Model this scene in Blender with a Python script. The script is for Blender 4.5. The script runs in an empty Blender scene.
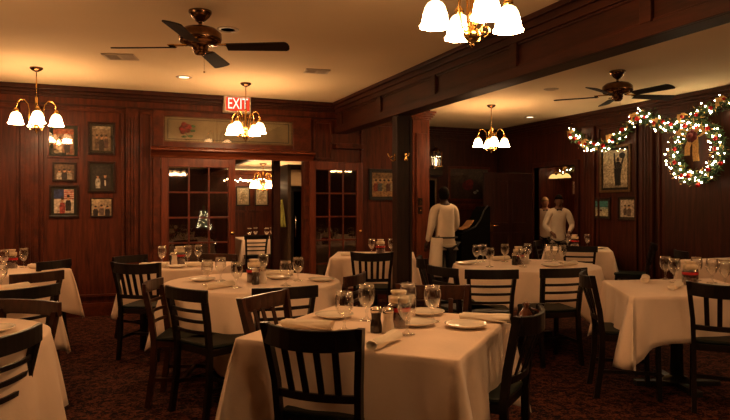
import bpy, bmesh, math, random
from mathutils import Vector, Matrix
random.seed(7)
PI = math.pi
SC = bpy.context.scene
COL = SC.collection

# ------------------------------------------------------------------ materials
MATS = {}
def _new(name):
    m = bpy.data.materials.new(name); m.use_nodes = True
    nt = m.node_tree; nt.nodes.clear()
    out = nt.nodes.new('ShaderNodeOutputMaterial')
    return m, nt, out
def principled(name, col, rough=.5, metal=0, bump=0, bscale=60, var=0, vscale=8, coat=0, spec=.4, sheen=0):
    if name in MATS: return MATS[name]
    m, nt, out = _new(name)
    p = nt.nodes.new('ShaderNodeBsdfPrincipled')
    p.inputs['Base Color'].default_value = (*col, 1)
    p.inputs['Roughness'].default_value = rough
    p.inputs['Metallic'].default_value = metal
    p.inputs['Coat Weight'].default_value = coat
    p.inputs['Coat Roughness'].default_value = .2
    p.inputs['Specular IOR Level'].default_value = spec
    p.inputs['Sheen Weight'].default_value = sheen
    tc = nt.nodes.new('ShaderNodeTexCoord')
    if var:
        n = nt.nodes.new('ShaderNodeTexNoise'); n.inputs['Scale'].default_value = vscale; n.inputs['Detail'].default_value = 4
        nt.links.new(tc.outputs['Object'], n.inputs['Vector'])
        r = nt.nodes.new('ShaderNodeValToRGB')
        r.color_ramp.elements[0].position = .3; r.color_ramp.elements[1].position = .7
        r.color_ramp.elements[0].color = (*[c*(1-var) for c in col], 1)
        r.color_ramp.elements[1].color = (*[min(1, c*(1+var)) for c in col], 1)
        nt.links.new(n.outputs['Fac'], r.inputs['Fac']); nt.links.new(r.outputs['Color'], p.inputs['Base Color'])
    if bump:
        n = nt.nodes.new('ShaderNodeTexNoise'); n.inputs['Scale'].default_value = bscale
        nt.links.new(tc.outputs['Object'], n.inputs['Vector'])
        b = nt.nodes.new('ShaderNodeBump'); b.inputs['Strength'].default_value = bump; b.inputs['Distance'].default_value = .01
        nt.links.new(n.outputs['Fac'], b.inputs['Height']); nt.links.new(b.outputs['Normal'], p.inputs['Normal'])
    nt.links.new(p.outputs['BSDF'], out.inputs['Surface'])
    MATS[name] = m
    return m
def wood(name, dark, light, scale=(9, 9, .8), rough=.32, coat=.25):
    if name in MATS: return MATS[name]
    m, nt, out = _new(name)
    p = nt.nodes.new('ShaderNodeBsdfPrincipled')
    tc = nt.nodes.new('ShaderNodeTexCoord'); mp = nt.nodes.new('ShaderNodeMapping')
    mp.inputs['Scale'].default_value = scale
    n = nt.nodes.new('ShaderNodeTexNoise'); n.inputs['Scale'].default_value = 2.2; n.inputs['Detail'].default_value = 7; n.inputs['Distortion'].default_value = .7
    n2 = nt.nodes.new('ShaderNodeTexNoise'); n2.inputs['Scale'].default_value = 12; n2.inputs['Detail'].default_value = 3
    mx = nt.nodes.new('ShaderNodeMath'); mx.operation = 'MULTIPLY_ADD'; mx.inputs[1].default_value = .35
    r = nt.nodes.new('ShaderNodeValToRGB')
    r.color_ramp.elements[0].position = .45; r.color_ramp.elements[1].position = .85
    r.color_ramp.elements[0].color = (*dark, 1); r.color_ramp.elements[1].color = (*light, 1)
    L = nt.links.new
    L(tc.outputs['Object'], mp.inputs['Vector']); L(mp.outputs['Vector'], n.inputs['Vector']); L(mp.outputs['Vector'], n2.inputs['Vector'])
    L(n2.outputs['Fac'], mx.inputs[0]); L(n.outputs['Fac'], mx.inputs[2]); L(mx.outputs['Value'], r.inputs['Fac'])
    L(r.outputs['Color'], p.inputs['Base Color'])
    p.inputs['Roughness'].default_value = rough; p.inputs['Coat Weight'].default_value = coat*.6; p.inputs['Coat Roughness'].default_value = .22; p.inputs['Specular IOR Level'].default_value = .22
    L(p.outputs['BSDF'], out.inputs['Surface'])
    MATS[name] = m
    return m
def glow(name, col, strength):
    if name in MATS: return MATS[name]
    m, nt, out = _new(name)
    e = nt.nodes.new('ShaderNodeEmission'); e.inputs['Color'].default_value = (*col, 1); e.inputs['Strength'].default_value = strength
    nt.links.new(e.outputs['Emission'], out.inputs['Surface'])
    MATS[name] = m
    return m
def thin_glass(name, tint=(1, 1, 1), base=.04, edge=.9, rough=.03, blend=.35):
    if name in MATS: return MATS[name]
    m, nt, out = _new(name)
    t = nt.nodes.new('ShaderNodeBsdfTransparent'); t.inputs['Color'].default_value = (*tint, 1)
    g = nt.nodes.new('ShaderNodeBsdfGlossy'); g.inputs['Roughness'].default_value = rough; g.inputs['Color'].default_value = (1, 1, 1, 1)
    lw = nt.nodes.new('ShaderNodeLayerWeight'); lw.inputs['Blend'].default_value = blend
    mr = nt.nodes.new('ShaderNodeMapRange'); mr.inputs['To Min'].default_value = base; mr.inputs['To Max'].default_value = edge
    mx = nt.nodes.new('ShaderNodeMixShader')
    nt.links.new(lw.outputs['Facing'], mr.inputs['Value']); nt.links.new(mr.outputs['Result'], mx.inputs['Fac'])
    nt.links.new(t.outputs[0], mx.inputs[1]); nt.links.new(g.outputs[0], mx.inputs[2]); nt.links.new(mx.outputs[0], out.inputs['Surface'])
    MATS[name] = m
    return m
def carpet_mat():
    m, nt, out = _new('carpet')
    p = nt.nodes.new('ShaderNodeBsdfPrincipled'); p.inputs['Roughness'].default_value = .95; p.inputs['Specular IOR Level'].default_value = .1
    tc = nt.nodes.new('ShaderNodeTexCoord')
    v = nt.nodes.new('ShaderNodeTexVoronoi'); v.inputs['Scale'].default_value = 16
    n = nt.nodes.new('ShaderNodeTexNoise'); n.inputs['Scale'].default_value = 42; n.inputs['Detail'].default_value = 3; n.inputs['Distortion'].default_value = 1.2
    r = nt.nodes.new('ShaderNodeValToRGB'); e = r.color_ramp.elements
    e[0].position = .50; e[0].color = (.004, .002, .0015, 1); e[1].position = .72; e[1].color = (.095, .028, .016, 1)
    a = e.new(.61); a.color = (.020, .0055, .0035, 1)
    mx = nt.nodes.new('ShaderNodeMath'); mx.operation = 'MULTIPLY_ADD'; mx.inputs[1].default_value = .25
    nt.links.new(tc.outputs['Object'], v.inputs['Vector']); nt.links.new(tc.outputs['Object'], n.inputs['Vector'])
    nt.links.new(v.outputs['Distance'], mx.inputs[0]); nt.links.new(n.outputs['Fac'], mx.inputs[2]); nt.links.new(mx.outputs[0], r.inputs['Fac'])
    nt.links.new(r.outputs['Color'], p.inputs['Base Color'])
    b = nt.nodes.new('ShaderNodeBump'); b.inputs['Strength'].default_value = .5; b.inputs['Distance'].default_value = .01
    nt.links.new(n.outputs['Fac'], b.inputs['Height']); nt.links.new(b.outputs['Normal'], p.inputs['Normal'])
    nt.links.new(p.outputs['BSDF'], out.inputs['Surface'])
    return m

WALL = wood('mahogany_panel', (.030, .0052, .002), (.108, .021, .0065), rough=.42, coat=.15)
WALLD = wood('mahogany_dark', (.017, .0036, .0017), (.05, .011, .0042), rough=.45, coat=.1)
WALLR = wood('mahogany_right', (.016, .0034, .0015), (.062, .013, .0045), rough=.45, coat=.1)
TRIM = wood('mahogany_trim', (.034, .0062, .0023), (.105, .021, .007), scale=(3, 3, 3), rough=.4, coat=.15)
BEAMW = wood('beam_wood', (.020, .0052, .0028), (.060, .014, .006), scale=(5, .6, 5), rough=.5, coat=.05)
CHAIRW = wood('espresso_wood', (.003, .0018, .0014), (.012, .0055, .0035), scale=(8, 8, 3), rough=.4, coat=.15)
CHAIRR = wood('espresso_wood_lit', (.016, .005, .0025), (.05, .015, .006), scale=(8, 8, 3), rough=.3, coat=.4)  # espresso wood with the light on chair fronts put into a redder colour
CEIL = principled('ceiling_plaster', (.88, .70, .44), .9, bump=.15, bscale=25, var=.035, vscale=1.3)
CARPET = carpet_mat()
CLOTH = principled('table_linen', (.78, .59, .44), .85, bump=.12, bscale=40, var=.03, vscale=6, sheen=.2, spec=.2)
NAPK = principled('napkin_linen', (.80, .68, .52), .85, bump=.2, bscale=50, spec=.2)
VINYL = principled('seat_vinyl', (.004, .008, .005), .55, var=.2, spec=.2)
BRASS = principled('brass', (.66, .40, .13), .22, 1, var=.15, vscale=20)
BRONZE = principled('antique_bronze', (.22, .12, .06), .25, 1, var=.4, vscale=14)
DARKM = principled('dark_bronze', (.035, .022, .015), .3, .8, var=.3)
BLADE = wood('fan_blade_wood', (.008, .004, .003), (.022, .009, .005), scale=(2, 8, 8), rough=.7, coat=0)
SHADE = glow('lit_frosted_glass', (1, .56, .26), 78.0)
SHADETOP = glow('lit_frosted_glass_neck', (1, .58, .26), 9.0)
GLASS = thin_glass('goblet_glass', (.97, .97, .96), .05, .8)
PANE = thin_glass('door_pane', (.55, .5, .45), .07, .7, .02, .3)
CHINA = principled('china', (.78, .68, .54), .2, coat=.4, var=.02)
BLACK = principled('black_paint', (.008, .007, .006), .4, var=.1)
GOLDF = principled('gilt_frame', (.12, .065, .025), .4, .5, var=.3, vscale=30)
FRAMED = wood('dark_frame_wood', (.012, .006, .004), (.035, .012, .007), scale=(6, 6, 6))
FRAMER = wood('red_frame_wood', (.05, .010, .005), (.14, .024, .010), scale=(6, 6, 6))
CHROME = principled('chrome', (.75, .68, .6), .15, 1, var=.05)
LEAF = principled('pine_needles', (.05, .11, .03), .6, var=.5, vscale=30)
REDBALL = principled('red_ornament', (.38, .012, .012), .2, .3, var=.1)
GOLDR = principled('gold_ribbon', (.75, .47, .16), .45, .2, var=.3, vscale=40)
TINY = glow('fairy_bulb', (1, .74, .40), 60.0)
WHITEJ = principled('white_jacket', (.70, .58, .44), .8, bump=.3, bscale=12, var=.06)
SKIN = principled('skin', (.42, .22, .13), .5, var=.08)
HAIRD = principled('dark_hair', (.006, .004, .003), .9, var=.3, spec=.1)
HAIRL = principled('light_hair', (.45, .30, .15), .6, var=.2)
TROUS = principled('black_cloth', (.012, .010, .010), .8, var=.2)
def rgb(c):
    c = tuple(min(.9, v*1.1) for v in c)
    return principled('print_%02x%02x%02x' % tuple(int(v*255) for v in c), c, .55, var=.6, vscale=38)

# ------------------------------------------------------------------ mesh helper
class MB:
    def __init__(s): s.v = []; s.f = []; s.m = []; s.mats = []; s.sm = []
    def mi(s, mat):
        if mat not in s.mats: s.mats.append(mat)
        return s.mats.index(mat)
    def add(s, vs, fs, mat=None, smooth=False):
        o = len(s.v); s.v += [tuple(p) for p in vs]
        k = s.mi(mat) if mat else 0
        for f in fs: s.f.append([i+o for i in f]); s.m.append(k); s.sm.append(smooth)
        return s
    def box(s, x0, x1, y0, y1, z0, z1, mat=None, rot=0, org=(0, 0)):
        vs = [(x, y, z) for z in (z0, z1) for y in (y0, y1) for x in (x0, x1)]
        if rot:
            c, q = math.cos(rot), math.sin(rot)
            vs = [(org[0]+(x-org[0])*c-(y-org[1])*q, org[1]+(x-org[0])*q+(y-org[1])*c, z) for x, y, z in vs]
        return s.add(vs, [(0, 2, 3, 1), (4, 5, 7, 6), (0, 1, 5, 4), (2, 6, 7, 3), (0, 4, 6, 2), (1, 3, 7, 5)], mat)
    def prism(s, pts, a, b, axis='z', mat=None):
        n = len(pts)
        def P(p, h): return {'z': (p[0], p[1], h), 'y': (p[0], h, p[1]), 'x': (h, p[0], p[1])}[axis]
        vs = [P(p, a) for p in pts]+[P(p, b) for p in pts]
        fs = [tuple(range(n-1, -1, -1)), tuple(range(n, 2*n))]+[(i, (i+1) % n, n+(i+1) % n, n+i) for i in range(n)]
        return s.add(vs, fs, mat)
    def lathe(s, prof, n=20, c=(0, 0, 0), mat=None, smooth=True, ruffle=None, caps=True):
        vs = []
        for j, (r, z) in enumerate(prof):
            for i in range(n):
                a = 2*PI*i/n
                rr = r*(1+(ruffle(j, a) if ruffle else 0))
                vs.append((c[0]+rr*math.cos(a), c[1]+rr*math.sin(a), c[2]+z))
        fs = [(j*n+i, j*n+(i+1) % n, (j+1)*n+(i+1) % n, (j+1)*n+i) for j in range(len(prof)-1) for i in range(n)]
        if caps:
            if prof[0][0] > .0005: fs.append(tuple(range(n-1, -1, -1)))
            if prof[-1][0] > .0005: fs.append(tuple(range((len(prof)-1)*n, len(prof)*n)))
        return s.add(vs, fs, mat, smooth)
    def tube(s, pts, r, n=8, mat=None, closed=False, smooth=True):
        P = [Vector(p) for p in pts]; N = len(P); rs = r if isinstance(r, (list, tuple)) else [r]*N
        vs = []; up = None
        for i, p in enumerate(P):
            t = (P[min(i+1, N-1)]-P[max(i-1, 0)]) if not closed else (P[(i+1) % N]-P[i-1])
            t.normalize()
            if up is None: up = Vector((0, 0, 1)) if abs(t.z) < .9 else Vector((1, 0, 0))
            u = t.cross(up)
            if u.length < 1e-5: u = t.orthogonal()
            u.normalize(); w = u.cross(t).normalized(); up = w
            for k in range(n):
                a = 2*PI*k/n; vs.append(p+u*math.cos(a)*rs[i]+w*math.sin(a)*rs[i])
        M = N if closed else N-1
        fs = [(i*n+k, i*n+(k+1) % n, ((i+1) % N)*n+(k+1) % n, ((i+1) % N)*n+k) for i in range(M) for k in range(n)]
        if not closed: fs += [tuple(range(n-1, -1, -1)), tuple(range((N-1)*n, N*n))]
        return s.add(vs, fs, mat, smooth)
    def ribbon(s, pts, w, t, mat=None, smooth=False):
        """board of height w (z) and thickness t swept along pts"""
        P = [Vector(p) for p in pts]; N = len(P); vs = []
        for i, p in enumerate(P):
            d = P[min(i+1, N-1)]-P[max(i-1, 0)]; d.z = 0; d.normalize()
            u = Vector((-d.y, d.x, 0))*t/2
            for a, b in ((-1, -1), (1, -1), (1, 1), (-1, 1)): vs.append(p+u*a+Vector((0, 0, w/2*b)))
        fs = [(i*4+k, i*4+(k+1) % 4, i*4+4+(k+1) % 4, i*4+4+k) for i in range(N-1) for k in range(4)]
        fs += [(3, 2, 1, 0), (N*4-4, N*4-3, N*4-2, N*4-1)]
        return s.add(vs, fs, mat, smooth)
    def bar(s, a, b, w, d, mat=None):
        """rectangular bar a->b, w along x, d along y"""
        vs = [(p[0]+i*w/2, p[1]+j*d/2, p[2]) for p in (a, b) for j in (-1, 1) for i in (-1, 1)]
        return s.add(vs, [(0, 2, 3, 1), (4, 5, 7, 6), (0, 1, 5, 4), (2, 6, 7, 3), (0, 4, 6, 2), (1, 3, 7, 5)], mat)
    def ball(s, c, r, n=10, mat=None, sx=1, sy=1, sz=1):
        k = max(4, n//2+1)
        prof = [(max(.0001, math.sin(PI*i/k)), -math.cos(PI*i/k)) for i in range(k+1)]
        vs = [(c[0]+p[0]*math.cos(2*PI*i/n)*r*sx, c[1]+p[0]*math.sin(2*PI*i/n)*r*sy, c[2]+p[1]*r*sz) for p in prof for i in range(n)]
        fs = [(j*n+i, j*n+(i+1) % n, (j+1)*n+(i+1) % n, (j+1)*n+i) for j in range(k) for i in range(n)]
        return s.add(vs, fs, mat, True)
    def build(s, name, mat=None, parent=None, bevel=0, subsurf=0):
        me = bpy.data.meshes.new(name); me.from_pydata(s.v, [], s.f)
        if s.mats:
            for m in s.mats: me.materials.append(m)
            me.polygons.foreach_set('material_index', s.m)
        else: me.materials.append(mat)
        me.polygons.foreach_set('use_smooth', s.sm)
        bm = bmesh.new(); bm.from_mesh(me); bmesh.ops.recalc_face_normals(bm, faces=bm.faces); bm.to_mesh(me); bm.free()
        me.update()
        o = bpy.data.objects.new(name, me); COL.objects.link(o)
        if parent: o.parent = parent
        if bevel:
            b = o.modifiers.new('bevel', 'BEVEL'); b.width = bevel; b.segments = 2; b.limit_method = 'ANGLE'
        if subsurf:
            b = o.modifiers.new('sub', 'SUBSURF'); b.levels = subsurf; b.render_levels = subsurf
        return o
def tag(o, label, cat, group=None):
    o['label'] = label; o['category'] = cat
    if group: o['group'] = group
    return o
def thing(name, label, cat, loc=(0, 0, 0), rz=0, group=None):
    o = bpy.data.objects.new(name, None); o.empty_display_size = .1; COL.objects.link(o)
    o.location = loc; o.rotation_euler = (0, 0, rz)
    return tag(o, label, cat, group)
def struct(o): o['kind'] = 'structure'; return o
def dup(o, parent=None):
    c = o.copy(); COL.objects.link(c)
    if parent: c.parent = parent
    for ch in list(KIDS.get(o.name, [])) or [x for x in o.children]: dup(ch, c)
    return c
KIDS = {}
def place(proto, used, loc, rz, label, group):
    t = proto if not used else dup(proto)
    t.location = loc; t.rotation_euler = (0, 0, rz); t['label'] = label
    if group: t['group'] = group
    return t

# ------------------------------------------------------------------ room shell
H = 2.83; YB = 8.65; YF = 10.55; XR = 7.05; XL = -3.0; Y0 = -2.6
def sbox(name, mat, *b):
    m = MB()
    for q in b: m.box(*q)
    return struct(m.build(name, mat))
sbox('floor', CARPET, (XL-.2, 11.4, Y0-.2, 14.4, -.1, 0))
sbox('ceiling', CEIL, (XL-.2, XR+.1, Y0-.2, YB+.1, H, H+.1), (4.4, XR+.1, YB+.1, YF+.1, H, H+.1))
sbox('wall_left', WALL, (XL-.1, XL, Y0-.1, YB+.1, 0, H))
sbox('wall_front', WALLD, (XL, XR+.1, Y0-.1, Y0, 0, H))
DX0, DX1 = .66, 2.58     # double doorway
sbox('wall_back', WALL, (XL, DX0, YB, YB+.1, 0, H), (DX1, 4.5, YB, YB+.1, 0, H), (DX0, DX1, YB, YB+.1, 2.0, 2.20), (DX0, DX1, YB, YB+.1, 2.52, H), (DX0, .72, YB, YB+.1, 2.2, 2.52), (2.40, DX1, YB, YB+.1, 2.2, 2.52))
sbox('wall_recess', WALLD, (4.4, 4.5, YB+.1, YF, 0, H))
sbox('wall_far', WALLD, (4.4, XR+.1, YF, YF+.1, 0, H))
RY0, RY1 = 8.30, 9.38
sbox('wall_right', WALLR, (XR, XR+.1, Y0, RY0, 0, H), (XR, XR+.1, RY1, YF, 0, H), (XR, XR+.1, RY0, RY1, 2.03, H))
# beam and column between the two halves of the room
bm = MB(); BX0, BX1, BZ = 3.07, 3.24, 2.40
bm.box(BX0, BX1, Y0, YB, BZ, H)
bm.box(BX0-.05, BX0, Y0, YB, 2.74, H); bm.box(BX0-.085, BX0-.05, Y0, YB, 2.79, H)        # crown
bm.box(BX0-.03, BX0, Y0, YB, BZ+.0, BZ+.085); bm.box(BX0-.03, BX0, Y0, YB, 2.68, 2.74)   # rails
bm.box(BX1, BX1+.05, Y0, YB, 2.76, H)
y = YB-.20
while y > Y0:
    bm.box(BX0-.03, BX0, y-.09, y, BZ+.085, 2.68)
    for z0, z1 in ((BZ+.085, BZ+.105), (2.66, 2.68)): bm.box(BX0-.015, BX0, y-1.36, y-.09, z0, z1)
    y -= 1.36
struct(bm.build('trim_1', BEAMW, bevel=.004))
cm = MB(); cm.box(3.08, 3.24, 6.585, 6.745, 0, BZ)
for a, b in ((3.06, 3.10), (3.222, 3.25)):
    cm.box(a, b, 6.57, 6.60, .15, BZ-.02)
cm.box(3.055, 3.265, 6.56, 6.77, 0, .15)
struct(cm.build('trim_2', wood('column_wood', (.010, .0035, .002), (.032, .010, .005), rough=.45, coat=.1), bevel=.005))
# crown mouldings and frieze
def crown(name, segs, mat=TRIM):
    m = MB()
    for (x0, y0, x1, y1, nx, ny) in segs:       # n points into the room
        for d, z0, z1 in ((.09, 2.775, 2.83), (.055, 2.735, 2.775), (.03, 2.70, 2.735), (.02, 2.60, 2.625)):
            m.box(min(x0, x1, x0+nx*d, x1+nx*d), max(x0, x1, x0+nx*d, x1+nx*d), min(y0, y1, y0+ny*d, y1+ny*d), max(y0, y1, y0+ny*d, y1+ny*d), z0, z1)
    return struct(m.build(name, mat, bevel=.004))
crown('trim_3', [(XL, YB, BX0, YB, 0, -1), (BX1, YB, 4.5, YB, 0, -1)], WALLD)
crown('trim_4', [(4.5, YF, XR, YF, 0, -1), (XR, Y0, XR, YF, -1, 0), (4.5, YB, 4.5, YF, 1, 0)], WALLD)
crown('trim_5', [(XL, Y0, XL, YB, 1, 0)])
sbox('baseboard_back', TRIM, (XL, .57, YB-.025, YB, 0, .16), (2.70, 4.5, YB-.025, YB, 0, .16))
sbox('baseboard_right', WALLR, (XR-.025, XR, Y0, RY0-.08, 0, .16))
sbox('baseboard_left', TRIM, (XL, XL+.025, Y0, YB, 0, .16))
# raised panels on the back wall : stiles, pilasters, picture-frame mouldings
def frame_back(m, x0, x1, z0, z1, Y=YB, w=.03, d=.03):
    m.box(x0, x1, Y-d, Y, z0, z0+w); m.box(x0, x1, Y-d, Y, z1-w, z1)
    m.box(x0, x0+w, Y-d, Y, z0, z1); m.box(x1-w, x1, Y-d, Y, z0, z1)
m = MB()
for x0, x1 in ((-2.75, -1.95), (-1.85, -.95), (-.72, .225)): frame_back(m, x0, x1, .24, 2.57)
frame_back(m, 3.44, 4.26, .24, 2.57)
frame_back(m, .41, .565, .24, 2.57)
frame_back(m, 2.73, 3.0, 2.02, 2.57)
struct(m.build('trim_6', TRIM, bevel=.004))
m = MB()
for x0, x1 in ((-.935, -.74), (.245, .39)):
    m.box(x0, x1, YB-.05, YB, .16, 2.60)
    for k in range(1, 4): m.box(x0+(x1-x0)*k/4-.012, x0+(x1-x0)*k/4+.012, YB-.066, YB-.05, .3, 2.5)
m.box(3.02, 3.44, YB-.16, YB, 2.18, 2.25)
struct(m.build('trim_7', TRIM, bevel=.004))
# pilaster closing the back wall
m = MB()
m.box(4.24, 4.52, YB-.10, YB+.10, 0, 2.66); m.box(4.29, 4.47, YB-.125, YB-.10, .3, 2.45)
for k in range(4): m.box(4.22-.02*k, 4.54+.02*k, YB-.12-.02*k, YB+.12, 2.66+.03*k, 2.69+.03*k)
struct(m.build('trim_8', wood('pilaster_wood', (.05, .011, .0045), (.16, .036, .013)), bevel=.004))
# right wall panels
m = MB()
def frame_right(m, y0, y1, z0, z1, w=.03, d=.03):
    m.box(XR-d, XR, y0, y1, z0, z0+w); m.box(XR-d, XR, y0, y1, z1-w, z1)
    m.box(XR-d, XR, y0, y0+w, z0, z1); m.box(XR-d, XR, y1-w, y1, z0, z1)
for y0, y1 in ((7.0, 7.78), (4.5, 6.62), (2.2, 4.2)): frame_right(m, y0, y1, .24, 2.57)
for y0, y1 in ((6.70, 6.92), (7.84, 8.10), (4.26, 4.44)):
    m.box(XR-.05, XR, y0, y1, .16, 2.60)
    for k in range(1, 4): m.box(XR-.066, XR-.05, y0+(y1-y0)*k/4-.012, y0+(y1-y0)*k/4+.012, .3, 2.5)
struct(m.build('trim_9', WALLR, bevel=.004))
m = MB()   # right doorway casing
m.box(XR-.03, XR+.12, RY0-.09, RY0, 0, 2.11); m.box(XR-.03, XR+.12, RY1, RY1+.09, 0, 2.11); m.box(XR-.03, XR+.12, RY0, RY1, 2.03, 2.11)
struct(m.build('trim_10', WALLD, bevel=.004))
m = MB()   # far wall frames
for x0, x1 in ((4.8, 5.4), (5.95, 6.95)): frame_back(m, x0, x1, .24, 1.3 if x0 > 5.5 else 2.5, YF)
struct(m.build('trim_11', WALLD, bevel=.004))
# double door surround with cornice
m = MB()
m.box(.57, .66, YB-.05, YB+.1, 0, 2.02); m.box(2.58, 2.68, YB-.05, YB+.1, 0, 2.02)
m.box(.57, 2.68, YB-.04, YB, 2.02, 2.62)
m2 = MB()
# surround above the head: build as frame around the transom window
m = MB()
m.box(.57, .66, YB-.05, YB, 0, 2.0); m.box(2.58, 2.68, YB-.05, YB, 0, 2.0)
m.box(.57, .70, YB-.04, YB, 2.0, 2.60); m.box(2.42, 2.68, YB-.04, YB, 2.0, 2.60)
m.box(.70, 2.42, YB-.04, YB, 2.0, 2.20); m.box(.70, 2.42, YB-.04, YB, 2.53, 2.60)
struct(m.build('trim_12', TRIM, bevel=.005))
m = MB()
m.prism([(YB, 1.99), (YB-.05, 1.99), (YB-.06, 2.02), (YB-.10, 2.06), (YB-.17, 2.08), (YB-.17, 2.10), (YB-.12, 2.12), (YB-.05, 2.135), (YB, 2.135)], .54, 2.71, 'x')
struct(m.build('trim_17', wood('cornice_highlight_wood', (.06, .013, .005), (.19, .045, .016), scale=(.8, 9, 9))))  # lighter wood colour stands in for the highlight along the cornice
# transom window with etched rose
m = MB(); m.box(.70, 2.42, YB-.0, YB+.06, 2.20, 2.535)
w = struct(m.build('window_1', principled('transom_reflection', (.24, .18, .10), .5, var=.3, vscale=3)))  # opaque tan colour stands in for the reflection in the transom glass
fm = MB()
for a in ((.70, 2.42, 2.20, 2.215), (.70, 2.42, 2.52, 2.535), (.70, .715, 2.20, 2.535), (2.405, 2.42, 2.20, 2.535)): fm.box(a[0], a[1], YB-.02, YB, a[2], a[3])
for a in ((.75, 2.37, 2.235, 2.243), (.75, 2.37, 2.493, 2.50), (.75, .758, 2.235, 2.50), (2.362, 2.37, 2.235, 2.50)): fm.box(a[0], a[1], YB-.008, YB-.001, a[2], a[3], BLACK)
fm.m = [fm.mi(GOLDF) if i < 24 else fm.mi(BLACK) for i in range(len(fm.f))]
fm.build('window_frame', None, w)
pm = MB(); pm.box(.715, 2.405, YB-.014, YB-.011, 2.215, 2.52); pm.build('pane', thin_glass('transom_glass', (.97, .97, .94), .04, .5), w)
rm = MB()
for k in range(9):
    a = k*2.4; r = .018+.004*k
    rm.ball((.97+1.2*r*math.cos(a), YB-.004, 2.385+1.2*r*math.sin(a)), .034, 8, rgb((.10, .004, .006)) if k % 2 else rgb((.22, .012, .016)), sy=.08)
for (dx, dz) in ((.10, -.03), (.07, -.10), (-.01, -.11), (.10, .03)): rm.ball((.97+dx, YB-.004, 2.385+dz), .028, 8, rgb((.02, .09, .03)), sx=1.3, sy=.08, sz=.6)
rm.tube([(.97, YB-.004, 2.34), (1.0, YB-.004, 2.29), (1.06, YB-.004, 2.26)], .005, 5, rgb((.02, .09, .03)))
rm.build('etched_rose', None, w)

# french doors (3 x 5 lights)
def french_leaf(name, w, h):
    fr = MB(); st = .09
    fr.box(0, st, -.02, .02, 0, h); fr.box(w-st, w, -.02, .02, 0, h)
    fr.box(st, w-st, -.02, .02, h-.115, h); fr.box(st, w-st, -.02, .02, 0, .22)
    o = struct(fr.build(name, wood('door_wood', (.06, .012, .005), (.17, .036, .013)), bevel=.004))
    mu = MB(); gw = (w-2*st)/3; gh = (h-.335)/5
    for k in (1, 2): mu.box(st+gw*k-.011, st+gw*k+.011, -.015, .015, .22, h-.115)
    for k in range(1, 5): mu.box(st, w-st, -.0149, .0149, .22+gh*k-.011, .22+gh*k+.011)
    mu.build('muntins', FRAMER, o, bevel=.002)
    for i in range(3):
        for j in range(5):
            p = MB(); x = st+gw*i+.011; z = .22+gh*j+.011
            p.box(x, x+gw-.022, -.003, .003, z, z+gh-.022); p.build('pane', PANE, o)
    k = MB(); k.lathe([(.0001, -.05), (.022, -.045), (.028, -.03), (.02, -.012), (.01, -.005), (.01, .02)], 12)
    k.v = [(w-.045+x, -.02+z-.0, 1.0+y) for x, y, z in k.v]
    k.build('door_knob', BRASS, o)
    return o
d1 = french_leaf('door_1', .95, 1.985); d1.location = (.67, YB-.02, .005); d1.rotation_euler = (0, 0, math.radians(0))
d2 = french_leaf('door_2', .80, 1.985); d2.location = (2.64, YB-.085, .005); d2.rotation_euler = (0, 0, math.radians(1))
# solid dark door standing open on the right
m = MB(); m.box(-1.02, 0, -.02, .02, 0, 1.93)
for z0, z1 in ((.2, .9), (1.05, 1.8)):
    for x0, x1 in ((-.83, -.52), (-.43, -.12)):
        frame_w = .02
        m.box(x0, x1, -.028, -.02, z0, z0+.02); m.box(x0, x1, -.028, -.02, z1-.02, z1); m.box(x0, x0+.02, -.028, -.02, z0, z1); m.box(x1-.02, x1, -.028, -.02, z0, z1)
d3 = struct(m.build('door_3', wood('dark_door', (.010, .004, .003), (.028, .009, .006)), bevel=.003)); d3.location = (7.0, 9.40, .005); d3.rotation_euler = (0, 0, math.radians(3))
k = MB(); k.tube([(-.87, -.02, 1.02), (-.87, -.06, 1.02), (-.76, -.065, 1.02)], .010, 8); k.box(-.90, -.84, -.026, -.02, .92, 1.1); k.build('door_handle', BRASS, d3)

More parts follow.
